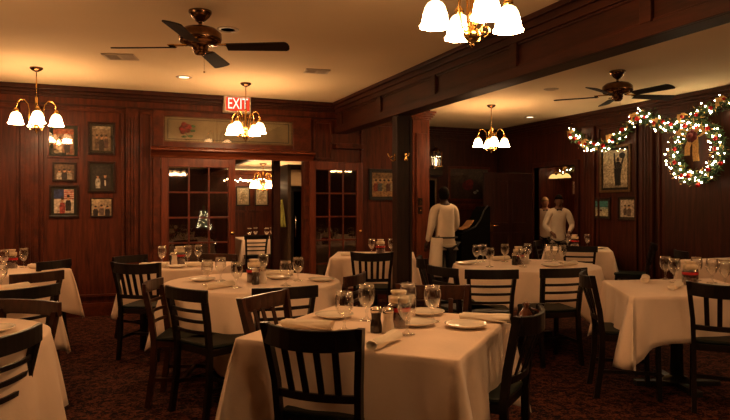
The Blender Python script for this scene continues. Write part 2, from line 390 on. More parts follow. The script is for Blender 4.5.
# ------------------------------------------------------------------ tables & cloths
def sstep(a, b, x):
    t = max(0, min(1, (x-a)/(b-a))); return t*t*(3-2*t)
def table(label, cx, cy, rz, size, rnd=False, h=.745, light=False):
    t = thing('dining_table', label, 'table', (cx, cy, 0), rz, 'dining tables under white cloths')
    m = MB()
    if rnd: m.lathe([(size, h-.03), (size, h)], 32, smooth=False)
    else:
        q = size; m.box(-q+.01, q-.01, -q+.01, q-.01, h-.03, h)
    m.build('tabletop', CHAIRW, t)
    p = MB(); p.lathe([(.05, .06), (.045, .2), (.04, .6), (.06, h-.04), (.14, h-.03)], 14); p.build('pedestal', BLACK, t)
    b = MB(); b.box(-.32, .32, -.035, .035, 0, .04); b.box(-.035, .035, -.32, .32, 0, .0399); b.lathe([(.11, .035), (.09, .06), (.05, .08)], 14); b.build('base', BLACK, t, bevel=.004)
    return t
def cloth(label, cx, cy, rz, q, drop=.34, extra=.13, rnd=False, zt=.75, seed=1, corners=None, crot=0):
    """white cloth. square table: half side q (or explicit local corners); round: radius q with the square cloth's points at crot"""
    rs = random.Random(seed); ring = []   # (x,y,nx,ny,drop,flare)
    if rnd:
        N = 120
        for i in range(N):
            a = 2*PI*i/N; ca = abs(math.cos(2*(a-crot)))
            near = sstep(.72, 1, ca if math.cos(2*(a-crot)) > -2 else 0)
            ring.append((q*math.cos(a), q*math.sin(a), math.cos(a), math.sin(a), drop+extra*near*1.1, .05+.06*near+.032*math.sin(a*13+seed)+.018*math.sin(a*23+seed*2)))
    else:
        C = corners or [(-q, -q), (q, -q), (q, q), (-q, q)]
        for k in range(4):
            A = Vector(C[k]); B = Vector(C[(k+1) % 4]); D = Vector(C[(k+2) % 4])
            e = B-A; L = e.length; e.normalize(); n = Vector((e.y, -e.x)); e2 = (D-B).normalized(); n2 = Vector((e2.y, -e2.x))
            S = 34
            for i in range(S):
                sdist = .02+(L-.04)*i/(S-1); p = A+e*sdist; c = min(sdist, L-sdist)
                tip = math.exp(-(c/.07)**2); wv = .012*math.sin(sdist*15+seed*1.7+k)+.007*math.sin(sdist*31+seed)
                side = 1 if sdist > L/2 else -1
                nn = (n+e*side*.9*tip).normalized()
                ring.append((p.x, p.y, nn.x, nn.y, drop+extra*math.exp(-(c/.13)**1.5), .022+.10*tip-.035*math.exp(-((c-.16)/.07)**2)+wv))
            for j in (1, 2, 3):
                nn = (n*(4-j)+n2*j).normalized(); p = B-e*.02+e2*.0+(n*0)
                cc = B-e*.02+e2*.02; r = .02
                p = cc+nn*r*1.0
                ring.append((p.x, p.y, nn.x, nn.y, drop+extra*1.05, .125))
    N = len(ring); vs = []; fs = []
    cxm = sum(r[0] for r in ring)/N; cym = sum(r[1] for r in ring)/N
    rows = [0, .5, .93, .988, 1.0]
    for s in rows[1:]:
        for r in ring: vs.append((cxm+(r[0]-cxm)*s, cym+(r[1]-cym)*s, zt+(rs.random()-.5)*.0012*(s < 1)))
    R = 4; vr = [.012, .05, .15, .3, .5, .7, .87, 1.0]
    for v in vr:
        for r in ring:
            d = r[4]*v; o = .006+r[5]*(v**.8)
            vs.append((r[0]+r[2]*o, r[1]+r[3]*o, zt-.006-d if v > .02 else zt-.004))
    c0 = len(vs); vs.append((cxm, cym, zt))
    tot = R+len(vr)
    for j in range(tot-1):
        for i in range(N): fs.append((j*N+i, j*N+(i+1) % N, (j+1)*N+(i+1) % N, (j+1)*N+i))
    for i in range(N): fs.append((c0, (i+1) % N, i))
    m = MB(); m.add(vs, fs, None, True)
    o = m.build('tablecloth', CLOTH)
    o.location = (cx, cy, 0); o.rotation_euler = (0, 0, rz)
    sd = o.modifiers.new('solid', 'SOLIDIFY'); sd.thickness = .003; sd.offset = 1
    return tag(o, label, 'tablecloth', 'white tablecloths')

R_ = math.radians
TABLES = [
 # key, place, cx, cy, rz, q, round, kwargs
 ('T1', 'the nearest square table', 1.33, 3.02, R_(-45.5), .535, False, dict(drop=.36, extra=.15)),
 ('T2', 'the round table left of centre', 1.13, 5.22, 0, .70, True, dict(drop=.33, extra=.2, crot=R_(-112))),
 ('T3', 'the table by the glazed door leaf', .75, 6.85, R_(-20), .45, False, dict(drop=.30, extra=.14)),
 ('T4', 'the round table in the bottom-left corner', -.86, 3.55, 0, .60, True, dict(drop=.42, extra=.2, crot=R_(-20))),
 ('T5', 'the nearer table at the left edge', -1.10, 5.35, R_(45), .52, False, {}),
 ('T6', 'the table behind the wooden column', 3.15, 7.45, R_(-25), .50, False, {}),
 ('T7', 'the wide round table before the waiter', 4.08, 5.58, 0, .74, True, dict(drop=.34, extra=.16, crot=R_(20))),
 ('T8', 'the square table at the right', 4.06, 3.645, 0, .42, False, dict(drop=.31, extra=.15, corners=[(-.73, -.275), (.20, -.575), (.74, .305), (-.21, .545)])),
 ('T9', 'the table against the wall below the wreath', 6.52, 5.05, R_(0), .40, False, {}),
 ('T10', 'the far table below the two small pictures', 6.30, 7.39, R_(-39), .44, False, {}),
 ('T11', 'the farther table at the left edge', -1.02, 6.95, R_(45), .50, False, {}),
]
T8C = None
for i, (key, where, cx, cy, rz, q, rnd, kw) in enumerate(TABLES):
    table('dark pedestal table under the cloth, '+where, cx, cy, rz if 'corners' not in kw else R_(-22), q if 'corners' not in kw else .36, rnd)
    cloth('white linen cloth over '+where, cx, cy, rz, q, rnd=rnd, seed=i+1, **kw)

# ------------------------------------------------------------------ chairs
def make_chair(kind, W=CHAIRW, n=4):
    t = thing('dining_chair', 'x', 'chair')
    s = MB(); s.prism([(-.19, -.19), (.19, -.19), (.215, .17), (.19, .205), (-.19, .205), (-.215, .17)], .452, .478); s.build('seat_cushion', VINYL, t, bevel=.012)
    f = MB(); f.prism([(-.185, -.185), (.185, -.185), (.20, .19), (-.20, .19)], .405, .452); f.build('seat_frame', W, t, bevel=.004)
    for sx in (-1, 1):
        l = MB()
        pts = [(sx*.185, -.235, 0), (sx*.185, -.20, .25), (sx*.187, -.195, .45), (sx*.193, -.215, .62), (sx*.212, -.264, .845)]
        if kind == 'slat': pts[-1] = (sx*.220, -.270, .876)
        else: pts = [(sx*.185, -.235, 0), (sx*.180, -.20, .25), (sx*.174, -.195, .45), (sx*.180, -.215, .62), (sx*.194, -.250, .79)]
        for a, b in zip(pts, pts[1:]): l.bar(a, b, .030, .038)
        l.build('leg', W, t)
        l = MB(); l.bar((sx*.188, .185, 0), (sx*.185, .175, .41), .034, .034); l.build('leg', W, t, bevel=.003)
        l = MB(); l.bar((sx*.186, -.195, .19), (sx*.186, .175, .19), .016, .022)
        l.v = [(sx*.186+a*.010, y, .19+b*.012) for y in (-.205, .175) for b in (-1, 1) for a in (-1, 1)]
        l.build('stretcher', W, t)
    l = MB(); l.box(-.18, .18, -.012, .012, .178, .202); l.build('stretcher', W, t)
    def arc(z, y, half, bow, k=9):
        return [(half*(2*i/k-1), y-bow*(1-(2*i/k-1)**2), z) for i in range(k+1)]
    if kind == 'slat':
        c = MB(); c.ribbon([(x, y, z+.012*(x/.22)**2) for x, y, z in arc(.818, -.258, .222, .062)], .090, .022); c.build('crest_rail', W, t, bevel=.004)
        c = MB(); c.ribbon(arc(.565, -.205, .19, .035), .035, .018); c.build('lower_rail', W, t, bevel=.003)
        for i in range(n):
            u = -1+2*(i+1)/(n+1); x0 = .18*u; x1 = .185*u; b = (1-u*u)
            c = MB(); c.bar((x0, -.205-.033*b, .57), (x1*1.05, -.255-.056*b, .785), .030, .010); c.build('back_slat', W, t, bevel=.002)
    else:
        c = MB(); c.ribbon(arc(.803, -.248, .224, .04), .080, .024); c.build('crest_rail', W, t, bevel=.004)
        for z, y in ((.70, -.232), (.632, -.218), (.560, -.205)):
            c = MB(); c.ribbon(arc(z, y, .170+.06*(z-.5), .03), .022, .014); c.build('back_slat', W, t, bevel=.002)
    return t
P_SLAT = make_chair('slat'); P_SLAT5 = make_chair('slat', CHAIRW, 5); P_SLATR = make_chair('slat', CHAIRR, 4)
P_LAD = make_chair('ladder'); P_LADR = make_chair('ladder', CHAIRR)
USED = {}
def chair(proto, mx, my, rdeg, label, group=None):
    """mx,my: middle of the crest rail on the floor plan"""
    r = R_(rdeg); fx, fy = -math.sin(r), math.cos(r)
    u = USED.get(id(proto), False); USED[id(proto)] = True
    return place(proto, u, (mx+.27*fx, my+.27*fy, 0), r, label, group or 'dark wooden dining chairs')
CH = [
 (P_SLAT, .80, 2.57, -42, 'dark slat-back chair with its back to the camera at the nearest square table'),
 (P_SLAT, 1.90, 2.56, 39, 'dark slat-back chair seen almost edge-on at the right side of the nearest table'),
 (P_SLATR, .84, 3.60, 222, 'reddish slat-back chair with gleaming crest at the left of the nearest table'),
 (P_LAD, 1.10, 4.08, 1, 'ladder-back chair between the nearest table and the round table behind it'),
 (P_SLATR, 1.93, 3.61, 152, 'reddish chair on the far side of the nearest table, behind its goblets'),
 (P_LAD, .47, 4.28, -62, 'dark ladder-back chair at the left front of the round table left of centre'),
 (P_LADR, .30, 4.78, -110, 'brown ladder-back chair seen side-on at the left end of the round table left of centre'),
 (P_LADR, 1.82, 4.64, 48, 'brown chair at the right end of the round table left of centre, mostly hidden'),
 (P_SLAT5, .25, 5.98, -32, 'dark slat-back chair at the left of the table by the glazed door leaf'),
 (P_LAD, .24, 7.25, 217, 'dark chair on the far left side of the table by the glazed door leaf'),
 (P_LADR, 1.16, 7.12, 146, 'brown chair on the far right side of the table by the glazed door leaf'),
 (P_SLAT5, 2.66, 6.35, -23, 'dark slat-back chair just left of the wooden column'),
 (P_SLAT, 2.86, 5.55, -110, 'dark slat-back chair seen edge-on just right of the wooden column'),
 (P_LAD, 2.71, 4.92, -84, 'small-looking ladder-back chair at the left front of the wide round table'),
 (P_LAD, 2.98, 4.53, -22, 'dark ladder-back chair at the front of the wide round table, left of the pair'),
 (P_LAD, 3.62, 4.40, -8, 'dark ladder-back chair at the front of the wide round table, right of the pair'),
 (P_SLAT, 3.34, 3.80, -124, 'dark slat-back chair at the left side of the square table at the right'),
 (P_SLAT, 3.73, 2.96, -48, 'dark slat-back chair cut by the right edge of the photo'),
 (P_LAD, 5.75, 6.70, -39, 'dark ladder-back chair behind the right end of the wide round table'),
 (P_LAD, 5.98, 7.90, -141, 'dark chair in front of the two men in the lit doorway'),
 (P_SLAT, 6.72, 6.42, 45, 'dark chair standing alone edge-on against the right wall'),
 (P_LAD, 6.30, 5.62, -120, 'dark chair with rounded crest behind the goblets of the right square table'),
 (P_LAD, -.36, 3.05, 62, 'dark ladder-back chair cut by the bottom-left corner of the photo'),
 (P_LADR, -.39, 4.06, 141, 'reddish chair with gleaming crest behind the table in the bottom-left corner'),
 (P_LAD, -.44, 4.72, 44, 'dark chair at the left edge, second crest up from the bottom-left table'),
 (P_LADR, -.49, 5.72, 35, 'reddish chair at the left edge, third crest up from the bottom-left table'),
 (P_LAD, -.44, 6.88, 52, 'dark ladder-back chair beside the hanging cloth corner at the far left'),
]
for p, x, y, r, lab in CH: chair(p, x, y, r, lab)

# ------------------------------------------------------------------ tableware
ZT = .7535
ORD = ['leftmost', 'second from left', 'third from left', 'fourth from left', 'fifth from left', 'sixth from left', 'seventh from left', 'eighth from left', 'ninth from left']
def make_goblet():
    m = MB()
    pr = [(.0001, .002), (.030, .002), (.036, .004), (.036, .006), (.012, .012), (.006, .022), (.0055, .04), (.010, .048), (.0055, .056), (.014, .064), (.030, .082), (.039, .105), (.041, .125), (.039, .150), (.036, .172), (.0350, .172), (.038, .150), (.0398, .125), (.0375, .105), (.028, .084), (.012, .067), (.0001, .064)]
    m.lathe([(r*1.12, z*1.14) for r, z in pr], 20, caps=False)
    return tag(m.build('water_goblet', GLASS), 'x', 'glass')
GOB = make_goblet(); gob_used = False
def goblets(where, pts, n0=''):
    global gob_used
    for i, (x, y) in enumerate(pts):
        lab = ('%s of the water goblets on %s' % (ORD[i], where)) if len(pts) > 1 else 'water goblet on '+where
        place(GOB, gob_used, (x, y, ZT), 0, 'clear stemmed goblet, '+lab.replace('water goblets', 'goblets').replace('from left of the goblets', 'from left'), 'water goblets on the tables'); gob_used = True
def make_shaker(kind):
    t = thing('pepper_shaker' if kind == 'pepper' else 'salt_shaker', 'x', 'shaker')
    b = MB(); b.lathe([(.017, 0), (.019, .004), (.019, .03), (.015, .055), (.016, .078), (.017, .082)], 8, smooth=False)
    b.build('glass_body', principled('pepper_fill', (.03, .018, .012), .25, coat=.4) if kind == 'pepper' else principled('salt_fill', (.66, .56, .44), .3, coat=.4, var=.05), t)
    c = MB(); c.lathe([(.0175, .082), (.018, .094), (.014, .104), (.0001, .109)], 14); c.build('chrome_cap', CHROME, t)
    return t
SALT = make_shaker('salt'); PEP = make_shaker('pepper')
def make_jar():
    t = thing('condiment_jar', 'x', 'jar')
    g = MB(); g.lathe([(.0001, 0), (.048, 0), (.052, .006), (.053, .095), (.046, .108), (.040, .115), (.042, .122)], 20, caps=False); g.build('glass_body', thin_glass('jar_glass', (.9, .9, .9), .1, .8), t)
    r = MB(); r.lathe([(.046, .004), (.0505, .010), (.0505, .095), (.049, .097)], 18); r.build('contents', principled('pickled_peppers', (.05, .008, .004), .3, var=.9, vscale=50, coat=.4), t)
    bnd = MB(); bnd.lathe([(.0540, .074), (.0540, .092)], 18, caps=False); bnd.build('label_band', principled('red_band', (.45, .012, .012), .35, var=.1), t)
    l = MB(); l.lathe([(.047, .112), (.047, .140), (.030, .146), (.030, .150), (.038, .158), (.036, .166), (.0001, .168)], 18); l.build('lid', principled('cream_lid', (.62, .47, .30), .3, coat=.4, var=.2, vscale=40), t)
    return t
JAR = make_jar()
def make_plate():
    m = MB(); m.lathe([(.0001, .002), (.045, .002), (.05, .0), (.056, .004), (.080, .012), (.090, .018), (.0895, .0205), (.078, .015), (.055, .007), (.0001, .006)], 28, caps=False)
    return tag(m.build('bread_plate', CHINA), 'x', 'plate')
PLATE = make_plate()
def make_napkin():
    t = thing('rolled_napkin', 'x', 'napkin')
    m = MB(); N = 16; n = 14; vs = []
    for i in range(N+1):
        u = i/N; x = -.115+.23*u; r = .021+.004*math.sin(u*9)*(1-u)+.004*(u-.5)
        for k in range(n):
            a = 2*PI*k/n; rr = r*(1+.07*math.sin(3*a+u*5)); vs.append((x+.004*math.sin(a*2), rr*1.25*math.cos(a), .0215+rr*.92*math.sin(a)))
    fs = [(i*n+k, i*n+(k+1) % n, (i+1)*n+(k+1) % n, (i+1)*n+k) for i in range(N) for k in range(n)]
    m.add(vs, fs, None, True)
    for e, i in ((-1, 0), (1, N)):
        base = [vs[i*n+k] for k in range(n)]; cx = base[0][0]; cy = 0; cz = .0215
        ring2 = [(cx-e*.012, cy+(p[1]-cy)*.55, cz+(p[2]-cz)*.55) for p in base]
        q = base+ring2; f2 = [(k, (k+1) % n, n+(k+1) % n, n+k) for k in range(n)]+[tuple(range(n, 2*n))]
        m.add(q, f2, None, True)
    m.build('linen_roll', NAPK, t)
    f = MB(); f.add([(-.11, -.024, .034), (.10, -.030, .010), (.112, -.012, .040), (-.10, .0, .0425), (-.11, -.026, .032), (.10, -.032, .007), (.112, -.012, .042), (-.10, .0, .0445)], [(0, 1, 2, 3), (4, 7, 6, 5), (0, 4, 5, 1), (1, 5, 6, 2), (2, 6, 7, 3), (3, 7, 4, 0)], None, False)
    f.build('loose_flap', NAPK, t, bevel=.001)
    return t
NAP = make_napkin()
_u = {}
def put(proto, x, y, rz, label, group):
    k = id(proto); o = place(proto, _u.get(k, False), (x, y, ZT), R_(rz), label, group); _u[k] = True
    f = {id(SALT): 1.2, id(PEP): 1.2, id(JAR): 1.13, id(PLATE): 1.2, id(NAP): 1.15}[k]; o.scale = (f*1.35, f*1.35, f) if k in (id(SALT), id(PEP)) else (f, f, f)
def setjar(where, j=None, p=None, s=None):
    if j: put(JAR, *j, 0, 'condiment jar with red band on '+where, 'condiment jars')
    if p: put(PEP, *p, 0, 'dark pepper shaker on '+where, 'pepper shakers')
    if s: put(SALT, *s, 0, 'pale salt shaker on '+where, 'salt shakers')
def napk(a, b, label):
    put(NAP, (a[0]+b[0])/2, (a[1]+b[1])/2, math.degrees(math.atan2(b[1]-a[1], b[0]-a[0])), label, 'rolled napkins')
w1 = 'the nearest square table'
goblets(w1, [(1.10, 2.98), (1.31, 3.20), (1.345, 2.775), (1.545, 3.17), (1.62, 3.03)])
setjar(w1, (1.40, 2.985), (1.235, 2.895), (1.285, 2.86))
for (x, y), l in (((1.71, 2.84), 'white bread plate at the right corner of the nearest table'), ((1.70, 3.26), 'white bread plate behind the rightmost goblet of the nearest table'), ((1.50, 2.99), 'white bread plate beside the jar of the nearest table'), ((1.18, 3.36), 'white bread plate at the far left of the nearest table')):
    put(PLATE, x, y, 0, l, 'bread plates')
napk((.85, 3.17), (1.04, 3.03), 'rolled linen napkin at the left corner of the nearest table')
napk((1.06, 2.53), (1.25, 2.70), 'rolled linen napkin standing out in front of the shakers')
napk((1.80, 2.985), (1.96, 2.87), 'rolled napkin at the far right corner of the nearest table')
w2 = 'the round table left of centre'
goblets(w2, [(.74, 5.10), (.88, 5.32), (.92, 4.83), (1.29, 5.56), (1.29, 4.80), (1.47, 5.08)])
setjar(w2, (1.12, 5.15), (1.10, 5.00), (1.17, 5.05))
put(PLATE, 1.65, 5.01, 0, 'white plate at the right end of the round table left of centre', 'bread plates')
put(PLATE, .74, 5.38, 0, 'white plate at the far left of the round table left of centre', 'bread plates')
put(PLATE, 1.36, 5.30, 0, 'white plate near the middle of the round table left of centre', 'bread plates')
napk((.70, 4.82), (.90, 4.95), 'rolled napkin at the left front of the round table left of centre')
napk((1.33, 5.62), (1.53, 5.52), 'rolled napkin at the far side of the round table left of centre')
w3 = 'the table by the glazed door leaf'
goblets(w3, [(.55, 6.97), (.81, 6.99), (.93, 7.06)])
setjar(w3, (.73, 7.02), (.66, 7.03), (.67, 6.93))
napk((.37, 6.78), (.53, 6.72), 'rolled napkin at the left of the table by the glazed door leaf')
napk((.80, 6.64), (.98, 6.58), 'rolled napkin at the right of the table by the glazed door leaf')
put(PLATE, .66, 6.64, 0, 'white plate on the table by the glazed door leaf', 'bread plates')
w6 = 'the table behind the wooden column'
goblets(w6, [(3.14, 7.50), (3.39, 7.45)]); setjar(w6, (3.27, 7.52))
napk((2.72, 7.36), (2.88, 7.30), 'rolled napkin at the left corner of the table behind the column')
w7 = 'the wide round table before the waiter'
goblets(w7, [(3.70, 5.92), (3.83, 6.00), (3.59, 5.50), (4.08, 5.95), (3.89, 5.36), (4.36, 5.92), (4.50, 5.74), (4.63, 5.80), (4.56, 5.58)])
setjar(w7, (4.05, 5.66), (3.96, 5.60), (4.17, 5.68))
napk((4.05, 6.12), (4.24, 6.16), 'rolled napkin at the far side of the wide round table')
napk((4.35, 5.30), (4.52, 5.36), 'rolled napkin at the right front of the wide round table')
put(PLATE, 3.52, 5.85, 0, 'white plate at the left end of the wide round table', 'bread plates')
put(PLATE, 4.20, 5.30, 0, 'white plate at the front of the wide round table', 'bread plates')
w8 = 'the square table at the right'
goblets(w8, [(4.35, 4.02), (4.24, 3.83), (4.53, 3.87), (4.50, 3.70), (4.42, 3.52)])
setjar(w8, (4.24, 3.68), (4.33, 3.72))
napk((4.02, 3.92), (4.16, 4.05), 'rolled napkin leaning up at the far left of the right square table')
napk((3.85, 3.50), (4.05, 3.62), 'rolled napkin lying left of the jar on the right square table')
put(PLATE, 4.28, 3.45, 0, 'white plate on the square table at the right', 'bread plates')
w5 = 'the farther table at the left edge'
goblets(w5, [(-.90, 7.02), (-.75, 7.20)]); setjar(w5, (-.86, 7.18))
napk((-.66, 7.08), (-.50, 6.98), 'rolled napkin on the farther table at the left edge')
w5b = 'the nearer table at the left edge'
goblets(w5b, [(-.86, 5.55), (-.72, 5.45)]); napk((-.70, 5.25), (-.56, 5.38), 'rolled napkin on the nearer table at the left edge')
put(PLATE, -.52, 3.62, 0, 'white plate on the round table in the bottom-left corner', 'bread plates')
goblets('the far table below the two small pictures', [(6.33, 7.62), (6.58, 7.50)])
setjar('the far table below the two small pictures', (6.45, 7.62)); put(PLATE, 6.56, 7.25, 0, 'white plate on the far table below the small pictures', 'bread plates')
put(PLATE, 6.45, 5.15, 0, 'white plate on the table against the wall below the wreath', 'bread plates')
# strapped pouch hanging on the right chair's back
t = thing('leather_pouch', 'glossy brown leather pouch with a knotted top hung on the edge-on chair back at right', 'bag', (1.98, 2.70, .74), R_(40))
LEA = principled('brown_leather', (.09, .025, .010), .25, coat=.5, var=.3)
m = MB(); m.lathe([(.0001, 0), (.030, .006), (.045, .04), (.040, .085), (.018, .115), (.012, .125), (.022, .14), (.0001, .15)], 14); m.build('pouch_body', LEA, t)
m = MB(); m.tube([(.0, -.015, .12), (0, -.06, .11), (0, -.07, .05)], .005, 6); m.build('strap', LEA, t)

# ------------------------------------------------------------------ chandeliers
LIGHTCOL = (1, .54, .27)
def lamp(name, loc, power, r=.03, col=LIGHTCOL, parent=None, spot=None):
    l = bpy.data.lights.new(name, 'SPOT' if spot else 'POINT'); l.energy = power; l.color = col; l.shadow_soft_size = r
    if spot: l.spot_size = spot; l.spot_blend = .6
    o = bpy.data.objects.new(name, l); COL.objects.link(o); o.location = loc
    if parent: o.parent = parent
    return o
def make_chandelier(stem_top=.61, n=4):
    """origin at ceiling height"""
    t = thing('chandelier', 'x', 'chandelier')
    c = MB(); c.lathe([(.065, 0), (.065, -.012), (.045, -.03), (.015, -.045), (.0001, -.045)], 18); c.build('canopy', BRONZE, t)
    z0 = -stem_top
    s = MB(); s.tube([(0, 0, -.04), (0, 0, z0+.22)], .006, 8); s.lathe([(.012, z0+.30), (.016, z0+.22), (.012, z0+.12), (.020, z0+.08), (.012, z0+.02)], 12)
    s.build('stem', BRASS, t)
    h = MB(); h.lathe([(.0001, -.09), (.008, -.082), (.012, -.075), (.008, -.065), (.03, -.05), (.045, -.03), (.04, -.01), (.02, .01), (.025, .03), (.012, .06)], 16, c=(0, 0, z0)); h.build('hub', BRASS, t)
    for k in range(n):
        a = 2*PI*k/n; ca, sa = math.cos(a), math.sin(a)
        def P(r, z): return (r*ca, r*sa, z0+z)
        arm = MB(); arm.tube([P(.03, -.02), P(.055, .02), P(.065, .08), P(.067, .16), P(.080, .22), P(.115, .262), P(.150, .262), P(.178, .225), P(.19, .17)], .0065, 8)
        ao = arm.build('arm', BRASS, t)
        so = MB(); so.lathe([(.010, .175), (.022, .16), (.026, .145), (.020, .12)], 12, c=P(.19, 0)); so.build('socket', BRASS, ao)
        sh = MB(); q = P(.19, 0)
        pr = [(.024, .128), (.038, .119), (.051, .098), (.058, .070), (.063, .040), (.068, .018), (.077, .004)]
        sh.lathe(pr, 24, c=q, caps=False, mat=SHADE, ruffle=lambda j, an: (.05*math.cos(8*an) if j == 6 else .02*math.cos(8*an) if j == 5 else 0)); k2 = sh.mi(SHADETOP); sh.m = [k2 if fi < 24*3 else 0 for fi in range(len(sh.f))]; sh.build('glass_shade', SHADE, ao)
        b = math.pi/n
        sc = MB(); ra = a+b
        pts = []
        for i in range(14):
            th = i/13*2.2*PI; rr = .032*(1-i/16)
            pts.append(((.055+rr*math.sin(th)+.01)*math.cos(ra), (.055+rr*math.sin(th)+.01)*math.sin(ra), z0-.045+.032-rr*math.cos(th)))
        sc.tube(pts, .004, 6); sc.build('scroll', BRASS, t)
    return t
CHP = make_chandelier()
CHL = [
 (-.67, 7.56, 8, 'brass chandelier with four lit bell shades at the far left'),
 (1.55, 7.58, 47, 'brass chandelier with lit bell shades hanging before the exit sign'),
 (1.68, 2.73, -11, 'large-looking chandelier cut by the top edge above the nearest table'),
 (5.19, 7.91, 68, 'brass chandelier hanging alone in the right-hand half of the room'),
 (-1.5, 4.2, 20, 'unseen chandelier added to light the bottom-left table'),  # no fixture known here; added out of view to light the left tables
 (5.8, 1.9, 20, 'chandelier over the right square table, outside the photo'),
 (1.9, -1.7, 20, 'chandelier behind the camera, reflected in the door panes'),
 (5.5, -1.7, 20, 'chandelier behind the camera at right, reflected in the open leaf'),
]
POWER = .8
CHC = make_chandelier(.585)
for i, (x, y, r, lab) in enumerate(CHL):
    t = place(CHC, False, (x, y, H), R_(r), lab, 'brass chandeliers') if i == 2 else place(CHP, i > 0, (x, y, H), R_(r), lab, 'brass chandeliers')
    for k in range(4):
        a = R_(r)+2*PI*k/4
        lamp('bulb', (x+.19*math.cos(a), y+.19*math.sin(a), H-.61+.045), POWER if i < 4 else .6, .03)

# ceiling fittings
def fan(x, y, rdeg, label, nb=5):
    t = thing('ceiling_fan', label, 'fan', (x, y, H), R_(rdeg), 'ceiling fans')
    m = MB(); m.lathe([(.0001, 0), (.085, 0), (.085, -.015), (.07, -.04), (.035, -.075), (.02, -.085), (.0001, -.085)], 20); m.build('canopy', BRONZE, t)
    m = MB(); m.tube([(0, 0, -.08), (0, 0, -.13)], .014, 10); m.build('downrod', BRONZE, t)
    m = MB(); m.lathe([(.0001, -.12), (.06, -.12), (.12, -.135), (.155, -.165), (.16, -.21), (.15, -.235), (.11, -.25), (.06, -.255), (.055, -.30), (.035, -.325), (.0001, -.33)], 26); m.build('motor_housing', BRONZE, t)
    for k in range(nb):
        a = 2*PI*k/nb; c, s = math.cos(a), math.sin(a)
        rt = lambda p: (p[0]*c-p[1]*s, p[0]*s+p[1]*c, p[2])
        m = MB(); m.box(.10, .22, -.015, .015, -.258, -.248); m.box(.19, .235, -.045, .045, -.262, -.254); m.v = [rt(p) for p in m.v]; br = m.build('blade_iron', BRASS, t)
        m = MB(); N = 10; out = []
        for i in range(N+1):
            u = i/N; out.append((.20+.44*u, -.05-.015*u))
        for i in range(7):
            an = -PI/2+PI*i/6; out.append((.64+.03*math.cos(an), .065*math.sin(an)))
        for i in range(N, -1, -1):
            u = i/N; out.append((.20+.44*u, .05+.015*u))
        m.prism(out, -.274, -.266); m.v = [rt((px, py, pz-py*.22)) for px, py, pz in m.v]; m.build('blade', BLADE, t)
    m = MB(); m.tube([(.03, 0, -.32), (.03, 0, -.45)], .0015, 5); m.ball((.03, 0, -.455), .008, 8); m.build('pull_chain', BRASS, t)
fan(.66, 4.90, -24, 'bronze ceiling fan with dark blades in the left half of the room', 4)
fan(5.14, 5.39, -12, 'dark ceiling fan in the right half of the room above the garland')
def downlight(x, y, label, lit):
    t = thing('recessed_light', label, 'ceiling light', (x, y, H), 0)
    m = MB(); m.lathe([(.058, -.0), (.058, -.006), (.085, -.006), (.092, -.002), (.092, 0)], 24, caps=False); m.build('trim_ring', principled('ring_paint', (.45, .33, .2), .4), t)
    m = MB(); m.lathe([(.0001, -.003), (.0575, -.003)], 24, caps=False); m.build('lens', glow('lit_lens', (1, .78, .5), 3.2) if lit else (principled('matte_black', (.002, .002, .002), 1, spec=0) if lit is None else principled('dull_lens', (.45, .33, .2), .5)), t)
    if lit: lamp('downlight_lamp', (x, y, H-.03), 5, .04, (1, .7, .42), None, R_(110))
downlight(.83, 7.49, 'small lit recessed ceiling light left of the exit sign', True)
downlight(6.49, 8.75, 'small lit recessed ceiling light in the right half near the far corner', True)
downlight(.94, 5.32, 'unlit black recessed ceiling light beside the bronze fan', None)
downlight(5.17, 6.54, 'plain recessed disc in the ceiling near the right-hand fan', False)
def vent(x, y, rdeg, w, d, label):
    t = thing('air_vent', label, 'vent', (x, y, H), R_(rdeg), 'ceiling air vents')
    m = MB()
    for b in ((-w, w, -d, -d+.025), (-w, w, d-.025, d), (-w, -w+.025, -d, d), (w-.025, w, -d, d), (-.012, .012, -d, d)): m.box(b[0], b[1], b[2], b[3], -.012, 0)
    m.build('frame', principled('vent_paint', (.62, .5, .36), .5, var=.05), t)
    m = MB(); m.box(-w+.02, w-.02, -d+.02, d-.02, -.003, -.0005); m.build('duct', BLACK, t)
    for k in range(6):
        yy = -d+.03+(2*d-.06)*(k+.5)/6
        m = MB(); m.box(.012, w-.025, yy-.008, yy+.006, -.011, -.007); m.box(-w+.025, -.012, yy-.004, yy+.002, -.011, -.007); m.build('louvre', principled('vent_paint', (.62, .5, .36), .5), t)
vent(.14, 6.68, -16, .15, .12, 'rectangular air vent in the ceiling above the framed photographs')
vent(2.12, 6.60, -8, .13, .10, 'rectangular air vent in the ceiling near the beam')

# exit sign
def text_mb(s, size, mat):
    c = bpy.data.curves.new('t', 'FONT'); c.body = s; c.size = size; c.extrude = .002; c.align_x = 'CENTER'; c.align_y = 'CENTER'; c.resolution_u = 3
    o = bpy.data.objects.new('t', c); COL.objects.link(o); bpy.context.view_layer.update()
    me = bpy.data.meshes.new_from_object(o.evaluated_get(bpy.context.evaluated_depsgraph_get()))
    vs = [tuple(v.co) for v in me.vertices]; fs = [tuple(p.vertices) for p in me.polygons]
    bpy.data.objects.remove(o); bpy.data.meshes.remove(me)
    m = MB(); m.add(vs, fs, mat); return m
t = thing('exit_sign', 'lit red EXIT sign on the wall above the double door', 'sign', (1.63, YB-.14, 2.715), 0)
m = MB(); m.box(-.175, .175, -.02, .14, -.105, .105); m.build('housing', principled('sign_housing', (.6, .5, .38), .4), t, bevel=.004)
m = MB(); m.box(-.155, .155, -.024, -.02, -.088, .088); m.build('face', glow('exit_red', (.75, .05, .02), 1.3), t)
m = text_mb('EXIT', .185, None); xs = [v[0] for v in m.v]; k = .262/(max(xs)-min(xs)); m.v = [(x*k, -.027-z, y*1.12) for x, y, z in m.v]
m.sm = [False]*len(m.f)
m.build('lettering', glow('exit_letters', (1, .82, .6), 1.6), t)

